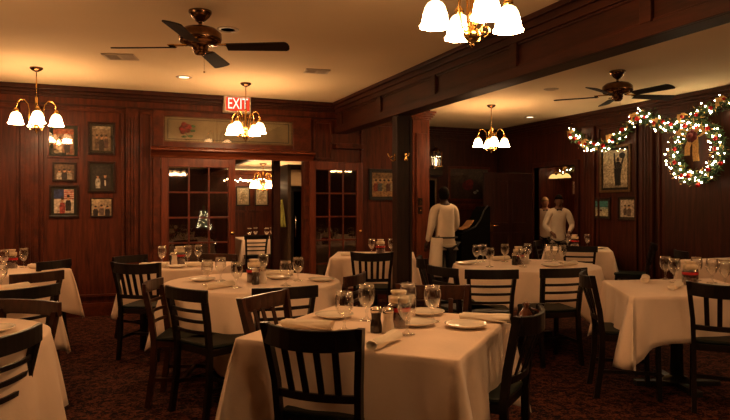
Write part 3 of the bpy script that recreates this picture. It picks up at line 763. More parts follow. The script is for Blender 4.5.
# ------------------------------------------------------------------ pictures
def picture(label, c, w, h, nrm, shapes, bg, frame=FRAMED, mat=None, fw=.025, mw=.03, insets=None, name='framed_picture'):
    """c: centre on the wall, nrm 'b' back wall / 'r' right wall / other far"""
    rz = 0 if nrm != 'r' else -PI/2
    t = thing(name, label, 'picture', c, rz, 'framed pictures')
    m = MB(); a, b = w/2, h/2
    for q in ((-a, a, -b, -b+fw), (-a, a, b-fw, b), (-a, -a+fw, -b+fw, b-fw), (a-fw, a, -b+fw, b-fw)): m.box(q[0], q[1], -.028, 0, q[2], q[3])
    m.build('frame', frame, t, bevel=.004)
    m = MB(); m.box(-a+fw, a-fw, -.010, -.002, -b+fw, b-fw); m.build('mat_board', mat or principled('mat_board', (.035, .03, .02), .8, var=.1), t)
    x0, x1, z0, z1 = -a+fw+mw, a-fw-mw, -b+fw+mw, b-fw-mw
    def area(nm, x0, x1, z0, z1, shapes, bg):
        m = MB(); m.box(x0, x1, -.0125, -.0101, z0, z1, rgb(bg)); y = -.0129
        W, Hh = x1-x0, z1-z0
        for s in shapes:
            col = rgb(s[-1])
            if s[0] == 'r': m.box(x0+W*s[1], x0+W*s[3], y-.0003, y, z0+Hh*s[2], z0+Hh*s[4], col)
            elif s[0] == 'e':
                n = 14; m.prism([(x0+W*(s[1]+s[3]*math.cos(2*PI*i/n)), z0+Hh*(s[2]+s[4]*math.sin(2*PI*i/n))) for i in range(n)], y-.0003, y, 'y', col)
            elif s[0] == 'p': m.prism([(x0+W*px, z0+Hh*pz) for px, pz in s[1]], y-.0003, y, 'y', col)
            y -= .0005
        m.build(nm, None, t)
    area('print', x0, x1, z0, z1, shapes, bg)
    for q in (insets or []): area('small_print', *q)
    m = MB(); m.box(-a+fw, a-fw, -.0225, -.021, -b+fw, b-fw); m.build('glazing', thin_glass('picture_glass', (.99, .99, .98), .03, .5, .04, .3), t)
    return t
def man(x, zb, s, suit, skin=(.42, .22, .12), hair=(.03, .02, .012)):
    return [('p', [(x-.13*s, zb), (x+.13*s, zb), (x+.15*s, zb+.30*s), (x+.10*s, zb+.45*s), (x-.10*s, zb+.45*s), (x-.15*s, zb+.30*s)], suit), ('e', x, zb+.55*s, .07*s, .11*s, skin), ('e', x, zb+.62*s, .075*s, .06*s, hair)]
DK = (.03, .02, .018)
yb = YB
picture('red-framed picture with one large and two small photos, top left of the six', (-.47, yb, 2.165), .36, .42, 'b', man(.3, 0, 1, (.6, .45, .3))+man(.68, 0, 1, DK)+[('r', .0, .8, 1, 1, (.35, .08, .03))], (.30, .14, .07), FRAMER, principled('mat_teal', (.02, .03, .025), .8), .022, .045,
        insets=[(-.13, -.02, -.17, -.10, [('e', .5, .5, .3, .3, (.4, .3, .2))], (.05, .04, .03)), (.03, .12, -.17, -.10, [('e', .5, .5, .3, .3, (.3, .1, .05))], (.25, .14, .08))])
picture('dark-framed photo of a standing group, top right of the six', (-.04, yb, 2.21), .32, .41, 'b', man(.25, .1, .85, (.10, .06, .04))+man(.75, .1, .85, (.10, .05, .04))+man(.5, .0, 1, DK)+[('r', 0, .88, 1, 1, (.35, .28, .2))], (.22, .15, .09))
picture('small dark-framed photo of a seated group, middle left of the six', (-.46, yb, 1.785), .27, .235, 'b', man(.25, 0, 1, (.35, .3, .24))+man(.75, 0, 1, (.25, .2, .15))+man(.5, 0, 1.05, DK), (.12, .07, .04), FRAMED, None, .02, .006)
picture('dark-framed photo of two people, middle right of the six', (-.04, yb, 1.73), .32, .39, 'b', man(.3, 0, .95, (.36, .32, .27))+man(.7, 0, 1.0, DK)+[('r', .66, .1, .74, .36, (.5, .45, .38))], (.035, .025, .018))
picture('dark-framed photo with red, white and blue tones, bottom left of the six', (-.465, yb, 1.425), .33, .40, 'b', [('r', 0, .6, .5, 1, (.02, .03, .10))]+[('r', .5, .6+.08*i, 1, .64+.08*i, (.45, .05, .04)) for i in range(5)]+man(.42, 0, 1, (.3, .05, .04))+man(.72, .1, 1, DK), (.5, .42, .34), FRAMED, principled('mat_olive', (.03, .028, .018), .8))
picture('small unmatted photo of a musical group, bottom right of the six', (-.04, yb, 1.35), .26, .24, 'b', man(.2, 0, .9, DK)+man(.5, .05, .9, (.15, .1, .08))+man(.8, 0, .9, DK)+[('r', 0, .85, 1, 1, (.45, .34, .2))], (.38, .28, .18), FRAMED, None, .012, .004)
picture('tall frame cut by the left edge of the photo', (-1.365, yb, 1.85), .42, .60, 'b', man(.5, 0, 1, DK), (.2, .14, .08))
picture('wide black-framed painting of figures left of the wooden column', (3.82, yb, 1.68), .50, .46, 'b', [('r', 0, 0, 1, .35, (.40, .22, .09)), ('r', 0, .75, 1, 1, (.20, .12, .05))]+sum([man(.15+.17*i, .22, .75, ((.25, .05, .03), (.08, .10, .10), (.3, .22, .1), (.1, .04, .03), (.35, .28, .18))[i]) for i in range(5)], []), (.45, .30, .14), BLACK, BLACK, .035, .02)
yr = XR
picture('large framed picture of a dark figure with raised arm on the right wall', (yr, 7.43, 1.92), .62, .70, 'r',
        [('r', 0, 0, 1, .12, (.30, .24, .16)), ('p', [(.50, .05), (.74, .05), (.74, .35), (.80, .55), (.70, .68), (.56, .68), (.46, .50)], (.012, .012, .012)), ('e', .62, .74, .06, .06, (.03, .02, .015)), ('p', [(.46, .55), (.54, .62), (.50, .92), (.44, .92)], (.015, .015, .015)), ('p', [(.74, .62), (.80, .55), (.88, .78), (.82, .80)], (.015, .015, .015)), ('e', .80, .84, .13, .08, (.015, .015, .015))],
        (.50, .42, .29), GOLDF, principled('mat_black', (.015, .012, .01), .8), .035, .035)
picture('small dark-framed seascape, left of the pair under the large picture', (yr, 7.72, 1.325), .40, .34, 'r', [('r', 0, .6, 1, 1, (.05, .22, .22)), ('r', 0, .45, 1, .6, (.30, .36, .28)), ('e', .5, .38, .09, .08, (.10, .05, .03))], (.52, .46, .30))
picture('small dark-framed ink drawing, right of the pair under the large picture', (yr, 7.19, 1.33), .37, .36, 'r', man(.35, .1, .9, (.08, .06, .05))+man(.65, .05, 1.0, (.12, .09, .07)), (.5, .42, .32))

# coat hooks on the column, switches on the pilaster
for x, y, lab in ((3.06, 6.62, 'brass coat hook on the left face of the column'), (3.16, 6.555, 'brass coat hook on the front face of the column')):
    m = MB(); left = x < 3.1
    base = [(0, 0, 0), (-.03, 0, .01), (-.065, 0, -.015), (-.085, 0, .02)]; base2 = [(0, 0, -.03), (-.03, 0, -.055), (-.055, 0, -.03)]
    for bb in (base, base2): m.tube([(px, py, pz) for px, py, pz in bb], .007, 8)
    m.ball((-.087, 0, .025), .012, 8); m.box(-.006, .004, -.014, .014, -.05, .035)
    o = m.build('coat_hook', BRASS); o.location = (x, y, 1.93); o.rotation_euler = (0, 0, 0 if left else PI/2); tag(o, lab, 'hook', 'coat hooks on the column')
for z, lab in ((1.43, 'upper dark switch plate on the lit pilaster'), (1.30, 'lower dark switch plate with a brass knob on the lit pilaster')):
    t = thing('light_switch', lab, 'switch', (4.35, YB-.125, z), 0)
    m = MB(); m.box(-.035, .035, -.008, 0, -.055, .055); m.build('plate', DARKM, t, bevel=.002)
    m = MB(); m.box(-.007, .007, -.02, -.008, -.012, .012) if z > 1.4 else m.ball((0, -.015, 0), .012, 8); m.build('toggle', BRASS, t)

# far recess: wall lantern, tall mirror, framed painting with shelf, curved stand
t = thing('wall_lantern', 'small lit wall lantern with clear sides on the far wall behind the pilaster', 'lamp', (5.66, YF, 2.10), 0)
m = MB()
for x in (-.075, .075):
    for y in (-.03, -.17): m.tube([(x, y, 0), (x*1.1, y, .26)], .006, 6)
m.lathe([(.0001, .36), (.02, .34), (.12, .27), (.12, .255)], 4, c=(0, -.10, 0), smooth=False); m.box(-.09, .09, -.19, -.01, -.02, 0); m.box(-.03, .03, -.10, 0, -.10, -.02)
m.build('cage', BRASS, t)
m = MB(); m.box(-.07, .07, -.165, -.035, .005, .25); m.build('glass_sides', GLASS, t)
m = MB(); m.lathe([(.012, 0), (.014, .06), (.022, .09), (.014, .13), (.0001, .15)], 10, c=(0, -.10, 0)); m.build('flame_bulb', glow('lantern_bulb', (1, .72, .4), 9), t)
m = MB(); m.box(-.13, .13, -.12, 0, -.18, -.04); m.build('bracket_box', DARKM, t, bevel=.005)
t = thing('narrow_mirror', 'tall narrow gilt-edged mirror below the wall lantern', 'mirror', (5.60, YF, 1.45), 0)
m = MB(); frame_back(m, -.12, .12, -.5, .42, 0, .03, .03); m.build('frame', GOLDF, t, bevel=.004)
m = MB(); m.box(-.09, .09, -.012, 0, -.47, .39); m.build('mirror_glass', principled('mirror_silver', (.5, .45, .4), .06, 1), t)
t = thing('candle_sconce', 'single small lit candle bulb on the side of the narrow mirror', 'lamp', (5.46, YF, 1.78), 0)
m = MB(); m.tube([(0, 0, -.05), (0, -.07, -.06), (0, -.08, -.02)], .007, 6); m.lathe([(.018, -.02), (.012, .0)], 10, c=(0, -.08, 0)); m.build('bracket', BRASS, t)
m = MB(); m.lathe([(.010, 0), (.014, .03), (.0001, .08)], 10, c=(0, -.08, 0)); m.build('flame_bulb', glow('lantern_bulb', (1, .72, .4), 9), t)
# back painting in the recess
picture('wide dark glass-fronted picture with red blossom on the far wall', (6.42, YF, 1.78), .92, .66, 'f', [('e', .46, .45, .15, .18, (.10, .008, .01)), ('e', .52, .55, .10, .12, (.16, .012, .012)), ('r', .1, .55, .35, .9, (.05, .03, .02)), ('e', .66, .2, .05, .05, (.35, .33, .28)), ('e', .72, .26, .04, .04, (.30, .30, .26))], (.035, .02, .013), TRIM, BLACK, .05, .01)
m = MB(); m.box(5.88, 6.98, YF-.10, YF, 1.36, 1.40); m.box(5.92, 6.94, YF-.06, YF, 1.30, 1.36); struct(m.build('trim_13', TRIM, bevel=.005))
t = thing('host_stand', 'dark stand with curved front edge beside the open dark door', 'stand', (5.58, 9.05, 0), R_(-5))
m = MB(); pr = [(-.30, 0), (.22, 0), (.22, 1.36), (.17, 1.36), (.10, 1.28), (.04, 1.14), (-.05, 1.02), (-.30, .92)]; m.prism(pr, -.2, .2, 'y'); m.build('body', principled('black_lacquer', (.002, .0015, .001), .8, spec=.05, var=.2), t, bevel=.01)
m = MB(); m.tube([(-.30, -.2, .93), (-.05, -.2, 1.03), (.04, -.2, 1.15), (.10, -.2, 1.29), (.17, -.2, 1.37)], .012, 8); m.build('edge_moulding', BLACK, t)
t = thing('highlight_sheet', 'tan sheet standing in for the highlight on the dark curved stand', 'highlight', (5.43, 9.02, 1.045), R_(-5))  # made-up tan sheet shaped like the highlight on the stand's slope
m = MB(); m.prism([(-.13, -.07), (.0, -.03), (.09, .08), (.085, .09), (-.01, -.015), (-.13, -.058)], -.12, .12, 'y'); m.build('highlight_shape', principled('highlight_tan', (.30, .14, .05), .4, var=.2), t)

# ------------------------------------------------------------------ wreath and garland with fairy lights
BULB = None
def bulb_at(parent, p, r=.014):
    global BULB
    if BULB is None:
        m = MB(); m.ball((0, 0, 0), 1, 8); BULB = m.build('fairy_light', TINY, parent); o = BULB
    else:
        o = BULB.copy(); COL.objects.link(o); o.parent = parent
    o.location = p; o.scale = (r, r, r)
ORN = None
def orn_at(parent, p, r=.035):
    global ORN
    if ORN is None:
        m = MB(); m.ball((0, 0, 0), 1, 12); ORN = m.build('red_bauble', REDBALL, parent); o = ORN
    else:
        o = ORN.copy(); COL.objects.link(o); o.parent = parent
    o.location = p; o.scale = (r, r, r)
def needles(m, p, rs, L=.07, n=3):
    for _ in range(n):
        d = Vector((rs.gauss(0, 1), rs.gauss(0, 1), rs.gauss(0, 1))).normalized(); q = Vector(p)+d*L*rs.uniform(.6, 1.2); s = d.orthogonal().normalized()*.009
        mid = (Vector(p)+q)/2; t2 = d.cross(s).normalized()*.004
        m.add([p, mid+s, q, mid-s, mid+t2], [(0, 1, 4), (1, 2, 4), (2, 3, 4), (3, 0, 4), (0, 3, 2, 1)])
rs = random.Random(3)
t = thing('christmas_wreath', 'round evergreen wreath with white fairy lights on the right wall', 'wreath', (XR-.045, 5.91, 2.05), 0, None)
m = MB(); WR = .33
for i in range(900):
    a = rs.uniform(0, 2*PI); b = rs.uniform(0, 2*PI); rr = .085*math.sqrt(rs.random()); r0 = WR+rr*math.cos(b)
    needles(m, Vector((-.07+rr*math.sin(b)*.6, r0*math.cos(a), r0*math.sin(a))), rs, .065, 2)
m.build('foliage', LEAF, t)
m = MB(); m.tube([(-.06, WR*math.cos(2*PI*i/40), WR*math.sin(2*PI*i/40)) for i in range(40)], .045, 8, closed=True); m.build('wreath_ring', principled('dark_green', (.012, .022, .01), .8), t)
for i in range(78):
    a = 2*PI*i/78+rs.uniform(-.04, .04); r0 = WR+rs.uniform(-.12, .12); p = (-.13-rs.uniform(0, .03), r0*math.cos(a), r0*math.sin(a))
    if abs(r0-WR) > .10 and r0 < WR: continue
    bulb_at(t, p, rs.choice((.006, .008, .010)))
for i in range(13):
    a = 2*PI*i/13+.2; orn_at(t, (-.13, (WR+rs.uniform(-.08, .1))*math.cos(a), (WR+rs.uniform(-.08, .1))*math.sin(a)), .03)
m = MB()
for k in range(7):
    a = k*2*PI/7; m.ball((-.15, .02+.05*math.cos(a), .20+.05*math.sin(a)), .038, 8, sx=.6)
m.ball((-.17, .02, .20), .04, 8); m.build('poinsettia', principled('dark_red_petals', (.12, .012, .012), .6, var=.3), t)
m = MB()
def rib(m, pts, w):
    vs = []
    for p in pts: vs += [(p[0], p[1]-w/2, p[2]), (p[0], p[1]+w/2, p[2]), (p[0]-.004, p[1]+w/2, p[2]), (p[0]-.004, p[1]-w/2, p[2])]
    n = len(pts); m.add(vs, [(i*4+k, i*4+(k+1) % 4, i*4+4+(k+1) % 4, i*4+4+k) for i in range(n-1) for k in range(4)]+[(0, 1, 2, 3), (n*4-1, n*4-2, n*4-3, n*4-4)])
rib(m, [(-.14, -.02, .18), (-.16, -.05, .08), (-.14, -.03, -.02), (-.16, -.06, -.12)], .09)
rib(m, [(-.14, .03, .18), (-.15, .08, .06), (-.13, .10, -.04)], .08)
rib(m, [(-.14, .0, .22), (-.19, -.14, .30), (-.18, -.20, .22), (-.14, -.06, .18)], .06)
rib(m, [(-.14, .0, .22), (-.19, .14, .30), (-.18, .20, .24), (-.14, .06, .18)], .06)
m.build('gold_bow', GOLDR, t)
m = MB()
for i in range(150):
    a = rs.uniform(0, 2*PI); r0 = WR+rs.uniform(-.11, .12); needles(m, (-.12, r0*math.cos(a), r0*math.sin(a)), rs, .05, 1)
m.v = list(m.v); m.build('gold_sprigs', GOLDR, t)['kind'] = 'stuff'
def garland(label, pts, loc=(0, 0, 0), nleaf=900, nb=70, no=16, ribbons=6):
    t = thing('christmas_garland', label, 'garland', loc, 0)
    P = [Vector(p) for p in pts]; path = []
    for i in range(len(P)-1):
        a = P[max(i-1, 0)]; b = P[i]; c = P[i+1]; d = P[min(i+2, len(P)-1)]
        for k in range(8):
            u = k/8; path.append(.5*((2*b)+(c-a)*u+(2*a-5*b+4*c-d)*u*u+(3*b-a-3*c+d)*u**3))
    path.append(P[-1])
    def at(u):
        f = u*(len(path)-1); i = min(int(f), len(path)-2); return path[i].lerp(path[i+1], f-i)
    m = MB(); m.tube(path, .03, 6); m.build('rope_core', principled('dark_green', (.012, .022, .01), .8), t)
    m = MB()
    for i in range(nleaf):
        o = Vector((rs.gauss(0, .025), rs.gauss(0, .03), rs.gauss(0, .04))); needles(m, at(rs.random())+o, rs, .065, 2)
    m.build('foliage', LEAF, t)
    m = MB()
    for i in range(220):
        needles(m, at(rs.random())+Vector((-.05, rs.gauss(0, .02), rs.gauss(0, .05))), rs, .05, 1)
    m.build('gold_sprigs', GOLDR, t)['kind'] = 'stuff'
    for i in range(nb):
        u = (i+.5)/nb; bulb_at(t, at(u)+Vector((-.05-rs.uniform(0, .04), rs.gauss(0, .02), rs.gauss(0, .055))), rs.choice((.006, .008, .010)))
    for i in range(no): orn_at(t, at((i+.5)/no)+Vector((-.07, 0, rs.gauss(0, .04))), rs.uniform(.024, .036))
    for i in range(ribbons):
        m = MB(); c = at((i+.3)/ribbons)+Vector((-.07, 0, 0)); rib(m, [c+Vector((0, -.05, .05)), c+Vector((-.03, -.02, .08)), c+Vector((0, .02, .02)), c+Vector((-.02, .05, .07)), c+Vector((0, .06, -.03))], .05)
        m.build('gold_ribbon', GOLDR, t)
    return t
X = XR-.09
garland('swagged evergreen garland with fairy lights and red baubles along the right wall', [(X, 8.28, 2.53), (X, 8.12, 2.44), (X, 7.92, 2.33), (X, 7.60, 2.27), (X, 7.28, 2.38), (X, 6.98, 2.56), (X, 6.78, 2.60), (X, 6.50, 2.47), (X, 6.28, 2.43), (X, 5.95, 2.52), (X, 5.60, 2.60), (X, 5.30, 2.60), (X, 4.9, 2.48), (X, 4.5, 2.40)], nleaf=1500, nb=98, no=22, ribbons=8)

# ------------------------------------------------------------------ room seen through the left doorway
ZC = 2.12
sbox('wall_behind_left', WALL, (.3, 6.0, 13.6, 13.7, 0, ZC), (.3, .4, YB+.1, 13.7, 0, ZC), (4.4, 4.5, YB+.1, 13.7, 0, ZC))
sbox('ceiling_behind', CEIL, (.3, 4.5, YB+.1, 13.7, ZC, ZC+.1))
sbox('trim_14', TRIM, (.4, 4.4, 13.52, 13.6, 2.0, 2.12), (1.9, 1.98, 8.8, 13.6, 2.02, 2.12), (.4, 4.4, 13.56, 13.6, 1.22, 1.27))
for i, x in enumerate((2.72, 3.12, 3.50)):
    picture(('pale matted print, %s of those in the room beyond the double door' % ('leftmost', 'middle', 'rightmost')[i]), (x, 13.6, 1.57), .30, .42, 'f', [('e', .5, .5, .3, .3, (.42, .3, .18))], (.55, .42, .28), FRAMED, principled('mat_cream', (.5, .4, .28), .8))
CHB = make_chandelier(.44)
CHB.location = (2.60, 11.2, ZC); CHB.rotation_euler = (0, 0, R_(20)); tag(CHB, 'small lit chandelier in the room beyond the double door', 'chandelier'); 
lamp('bulb', (2.60, 11.2, 1.62), 4, .12)
t = thing('string_lights', 'row of white fairy lights along the top of the wall beyond the double door', 'lights', (0, 0, 0))
m = MB(); m.tube([(1.8+.2*i, 13.45, 1.93-.04*(i % 2)) for i in range(10)], .004, 5); m.build('wire', BLACK, t)
for i in range(26): bulb_at(t, (2.3+.055*i, 13.43, 1.93-.05*rs.random()), .016)
table('dark table hidden under the cloth in the room beyond the double door', 2.80, 12.1, 0, .48)
cloth('white cloth on the table in the room beyond the double door', 2.80, 12.1, 0, .48, seed=31)
ch = [(P_LAD, 2.52, 11.35, 0, 'dark chair at left before the table beyond the double door'), (P_LAD, 2.98, 11.35, 0, 'dark chair at right before the table beyond the double door')]
for p, x, y, r, lab in ch: chair(p, x, y, r, lab)
goblets('the table beyond the double door', [(2.50, 11.9), (2.66, 12.1), (2.83, 11.9), (2.98, 12.1)])
# cooler cabinet just inside
t = thing('display_cooler', 'tall cooler with dark glass door and cream header beyond the double door', 'cooler', (2.82, 9.45, 0), R_(0))
m = MB(); m.box(-.33, -.28, -.3, .3, 0, 1.98); m.box(.28, .33, -.3, .3, 0, 1.98); m.box(-.28, .28, -.3, .3, 0, .1); m.box(-.28, .28, .26, .3, .1, 1.98); m.box(-.28, .28, -.3, .26, 1.93, 1.98)
m.build('cabinet', principled('cooler_side', (.10, .06, .035), .4, var=.1), t, bevel=.004)
m = MB(); m.box(-.28, .28, -.315, -.2, 1.66, 1.90); m.build('header_panel', principled('cream_panel', (.85, .64, .38), .5, var=.05), t, bevel=.004)
dd = MB()
for q in ((-.28, .28, .1, .15), (-.28, .28, 1.58, 1.64), (-.28, -.24, .15, 1.58), (.24, .28, .15, 1.58)): dd.box(q[0], q[1], -.31, -.28, q[2], q[3])
do = dd.build('door', BLACK, t, bevel=.003); m = MB(); m.box(-.24, .24, -.30, -.293, .15, 1.58); m.build('door_glass', thin_glass('cooler_glass', (.25, .26, .24), .12, .7), do)
m = MB(); m.tube([(-.22, -.31, .9), (-.22, -.345, .92), (-.22, -.345, 1.2), (-.22, -.31, 1.22)], .008, 8); m.build('handle', CHROME, do)
for z in (.5, .85, 1.2): m = MB(); m.box(-.27, .27, -.27, .25, z, z+.012); m.build('shelf', CHROME, t)
m = MB(); vs = []; N = 8; K = 8
for i in range(N+1):
    for j in range(K+1):
        u, v = i/N, j/K; vs.append((2.365+.07*u*(.25+.75*v)+.0*v, 9.06-.02*math.sin(u*9)*v, 1.46-.40*v))
m.add(vs, [(i*(K+1)+j, i*(K+1)+j+1, (i+1)*(K+1)+j+1, (i+1)*(K+1)+j) for i in range(N) for j in range(K)], None, True)
o = m.build('hanging_apron', principled('yellow_green_cloth', (.42, .42, .10), .8, var=.2)); sd = o.modifiers.new('s', 'SOLIDIFY'); sd.thickness = .012; tag(o, 'yellow-green cloth hanging beside the cooler beyond the double door', 'apron')
sbox('trim_15', WALLD, (2.26, 2.36, 9.08, 9.2, 0, ZC))

# room seen through the right doorway
sbox('wall_beyond_right', WALL, (10.6, 10.7, 6.5, 13, 0, 2.6), (XR+.1, 10.7, 6.4, 6.5, 0, 2.6), (XR+.1, 10.7, 12.9, 13, 0, 2.6))
sbox('ceiling_beyond_right', CEIL, (XR+.1, 10.7, 6.4, 13, 2.6, 2.7))
sbox('trim_16', TRIM, (10.45, 10.6, 11.9, 12.1, 0, 2.6), (10.5, 10.6, 6.5, 12.9, 2.45, 2.6))
garland('short garland of warm lights high on the wall beyond the right doorway', [(10.4, 12.8, 2.15), (10.4, 12.3, 2.28), (10.4, 11.7, 2.25), (10.4, 11.0, 2.32), (10.4, 10.4, 2.2)], nleaf=500, nb=26, no=4, ribbons=2)
t = thing('wall_lamp', 'pair of glowing amber bell shades beyond the right doorway', 'lamp', (10.0, 12.35, 2.02), 0)
for dy in (-.25, 0, .22):
    m = MB(); m.lathe([(.03, .10), (.08, .06), (.11, 0)], 14, c=(0, dy, 0), caps=False); m.build('glass_shade', glow('amber_shade', (1, .55, .16), 1.3), t)
m = MB(); m.tube([(0, -.25, .1), (0, -.12, .16), (0, 0, .12), (0, .12, .16), (0, .22, .1)], .01, 6); m.tube([(0, 0, .12), (0, 0, .58)], .01, 6); m.build('bracket', BRASS, t)
picture('pale framed notice beyond the right doorway, above the rear man', (10.6, 12.35, 1.80), .50, .34, 'r', [('r', .1, .3, .9, .4, (.4, .3, .25))], (.6, .45, .36), FRAMER, principled('mat_cream', (.5, .4, .28), .8), .02, .01)
picture('tall dark frame with small photos beyond the right doorway', (10.6, 11.25, 1.6), .42, .75, 'r', [('r', .1, .6, .9, .9, (.4, .32, .24)), ('r', .1, .2, .9, .5, (.3, .24, .2))], (.08, .05, .03))
lamp('doorway_lamp', (8.9, 9.8, 2.3), 34, .15); lamp('doorway_lamp', (7.9, 9.0, 2.35), 10, .12)

# ------------------------------------------------------------------ people
def skin_mesh(nodes, edges, root, sub=2):
    names = list(nodes); me = bpy.data.meshes.new('s')
    me.from_pydata([nodes[n][0] for n in names], [(names.index(a), names.index(b)) for a, b in edges], [])
    o = bpy.data.objects.new('s', me); COL.objects.link(o)
    sk = o.modifiers.new('skin', 'SKIN'); sk.use_smooth_shade = True
    if not me.skin_vertices: 
        bm_ = bmesh.new(); bm_.from_mesh(me); bm_.verts.layers.skin.verify(); bm_.to_mesh(me); bm_.free()
    for i, n in enumerate(names):
        r = nodes[n][1]; r = r if isinstance(r, tuple) else (r, r)
        me.skin_vertices[0].data[i].radius = r; me.skin_vertices[0].data[i].use_root = (n == root)
    sb = o.modifiers.new('sub', 'SUBSURF'); sb.levels = sub; sb.render_levels = sub
    bpy.context.view_layer.update()
    e = bpy.data.meshes.new_from_object(o.evaluated_get(bpy.context.evaluated_depsgraph_get()))
    vs = [tuple(v.co) for v in e.vertices]; fs = [tuple(p.vertices) for p in e.polygons]
    bpy.data.objects.remove(o); bpy.data.meshes.remove(e)
    return vs, fs
def person(label, loc, rz, h, arms, hairmat, apron=None, lean=0, tie=False, skinm=SKIN, headturn=0):
    s = h/1.75
    J = {'pelvis': ((0, 0, .96), (.15, .11)), 'spine': ((0, lean*.3, 1.14), (.135, .10)), 'chest': ((0, lean*.8, 1.33), (.16, .115)), 'neckb': ((0, lean, 1.46), (.08, .07)), 'neck': ((0, lean+.01, 1.53), (.055, .055)), 'skull': ((0, lean+.03, 1.60), (.05, .05))}
    E = [('pelvis', 'spine'), ('spine', 'chest'), ('chest', 'neckb'), ('neckb', 'neck'), ('neck', 'skull')]
    for sd, nm in ((-1, 'l'), (1, 'r')):
        el, wr = arms[nm]
        J['sh'+nm] = ((sd*.17, lean, 1.42), (.062, .062)); J['el'+nm] = (el, .045); J['wr'+nm] = (wr, .028)
        E += [('neckb', 'sh'+nm), ('sh'+nm, 'el'+nm), ('el'+nm, 'wr'+nm)]
        J['hip'+nm] = ((sd*.09, 0, .86), (.09, .09)); J['kn'+nm] = ((sd*.10, .015, .50), (.06, .06)); J['an'+nm] = ((sd*.10, -.01, .09), (.04, .04)); J['to'+nm] = ((sd*.12, .14, .035), (.04, .03))
        E += [('pelvis', 'hip'+nm), ('hip'+nm, 'kn'+nm), ('kn'+nm, 'an'+nm), ('an'+nm, 'to'+nm)]
    vs, fs = skin_mesh(J, E, 'pelvis')
    m = MB(); m.add(vs, fs, None, True)
    hc = Vector((0, lean+.035, 1.635)); ct, st = math.cos(headturn), math.sin(headturn)
    hv = MB(); hv.ball((0, 0, 0), .1, 16, sx=.76, sy=.95, sz=1.18)
    hv.v = [(x*(1-.18*max(0, -z/.1)), y, z) for x, y, z in hv.v]
    hv.add([(-.012, .088, -.01), (.012, .088, -.01), (0, .118, -.028), (0, .09, .03), (0, .092, -.036)], [(0, 2, 3), (2, 1, 3), (0, 4, 2), (4, 1, 2)], None, True)
    for q in (-1, 1):
        hv.ball((q*.078, .0, -.005), .024, 8, sx=.35, sy=.7, sz=1.2)
        hv.ball((q*.030, .086, .012), .010, 8, sy=.5)
    hv.ball((0, .086, -.055), .020, 8, sy=.4, sz=.35)
    m.add([(hc.x+x*ct-y*st, hc.y+x*st+y*ct, hc.z+z) for x, y, z in hv.v], hv.f, None, True)
    for nm, sd in (('l', -1), ('r', 1)):
        el, wr = Vector(arms[nm][0]), Vector(arms[nm][1]); d = (wr-el).normalized(); side = d.cross(Vector((0, 0, 1)))
        if side.length < .2: side = Vector((1, 0, 0))
        side.normalize(); up = side.cross(d).normalized()
        m.tube([wr-d*.01, wr+d*.03, wr+d*.075, wr+d*.09], [.026, .034, .036, .028], 10)
        for k, L in enumerate((.062, .075, .07, .055)):
            b = wr+d*.075+side*(-.027+.018*k); c1 = b+d*L*.5-up*.006; c2 = b+d*L-up*.028
            m.tube([b-d*.01, c1, c2], [.009, .0085, .0065], 6)
        b = wr+d*.025-side*sd*.028; m.tube([b, b+d*.03-side*sd*.022-up*.01, b+d*.058-side*sd*.022-up*.02], [.011, .010, .007], 6)
    body = m.build('person', skinm); body.location = loc; body.rotation_euler = (0, 0, rz); body.scale = (s, s, s)
    tag(body, label, 'person')
    # jacket / shirt
    K = {k: v for k, v in J.items() if k in ('pelvis', 'spine', 'chest', 'neckb') or k[:2] in ('sh', 'el', 'wr')}
    grow = lambda r, g: tuple(x+g for x in (r if isinstance(r, tuple) else (r, r)))
    K = {k: (v[0], grow(v[1], .016 if k[:2] != 'wr' else .012)) for k, v in K.items()}
    K['hem'] = ((0, -.0, .90), (.165, .125))
    for nm in 'lr':
        el, wr = Vector(arms[nm][0]), Vector(arms[nm][1]); K['wr'+nm] = (tuple(wr-(wr-el).normalized()*.015), (.038, .038))
    Ek = [e for e in E if e[0] in K and e[1] in K]+[('pelvis', 'hem')]
    vs, fs = skin_mesh(K, Ek, 'pelvis'); c = MB(); c.add(vs, fs, None, True); c.build('shirt', WHITEJ, body)
    T = {k: (v[0], grow(v[1], .014)) for k, v in J.items() if k == 'pelvis' or k[:3] in ('hip',) or k[:2] in ('kn', 'an')}
    Et = [e for e in E if e[0] in T and e[1] in T]
    vs, fs = skin_mesh(T, Et, 'pelvis'); c = MB(); c.add(vs, fs, None, True); c.build('trousers', TROUS, body)
    for q in (-1, 1):
        c = MB(); c.ball((q*.115, .06, .045), .05, 12, sx=1, sy=2.3, sz=.9); c.build('shoe', BLACK, body)
    hr = MB(); hr.ball((0, -.012, .026), .107, 16, sx=.80, sy=.97, sz=1.08)
    keep = []
    for f in hr.f:
        cy = sum(hr.v[i][1] for i in f)/len(f); cz = sum(hr.v[i][2] for i in f)/len(f)
        if cz > .055 or (cy < .0 and cz > -.07): keep.append(f)
    hr.f = keep; hr.m = hr.m[:len(keep)]; hr.sm = hr.sm[:len(keep)]
    hr.v = [(hc.x+x*ct-y*st, hc.y+x*st+y*ct, hc.z+z) for x, y, z in hr.v]
    ho = hr.build('hair', hairmat, body); sd_ = ho.modifiers.new('s', 'SOLIDIFY'); sd_.thickness = .006
    if tie:
        c = MB(); zz = 1.47; yy = lean+.098
        c.prism([(-.05, zz-.02), (-.008, zz-.006), (.008, zz-.006), (.05, zz-.02), (.05, zz+.022), (.008, zz+.006), (-.008, zz+.006), (-.05, zz+.022)], yy, yy+.018, 'y'); c.build('bow_tie', TROUS, body)
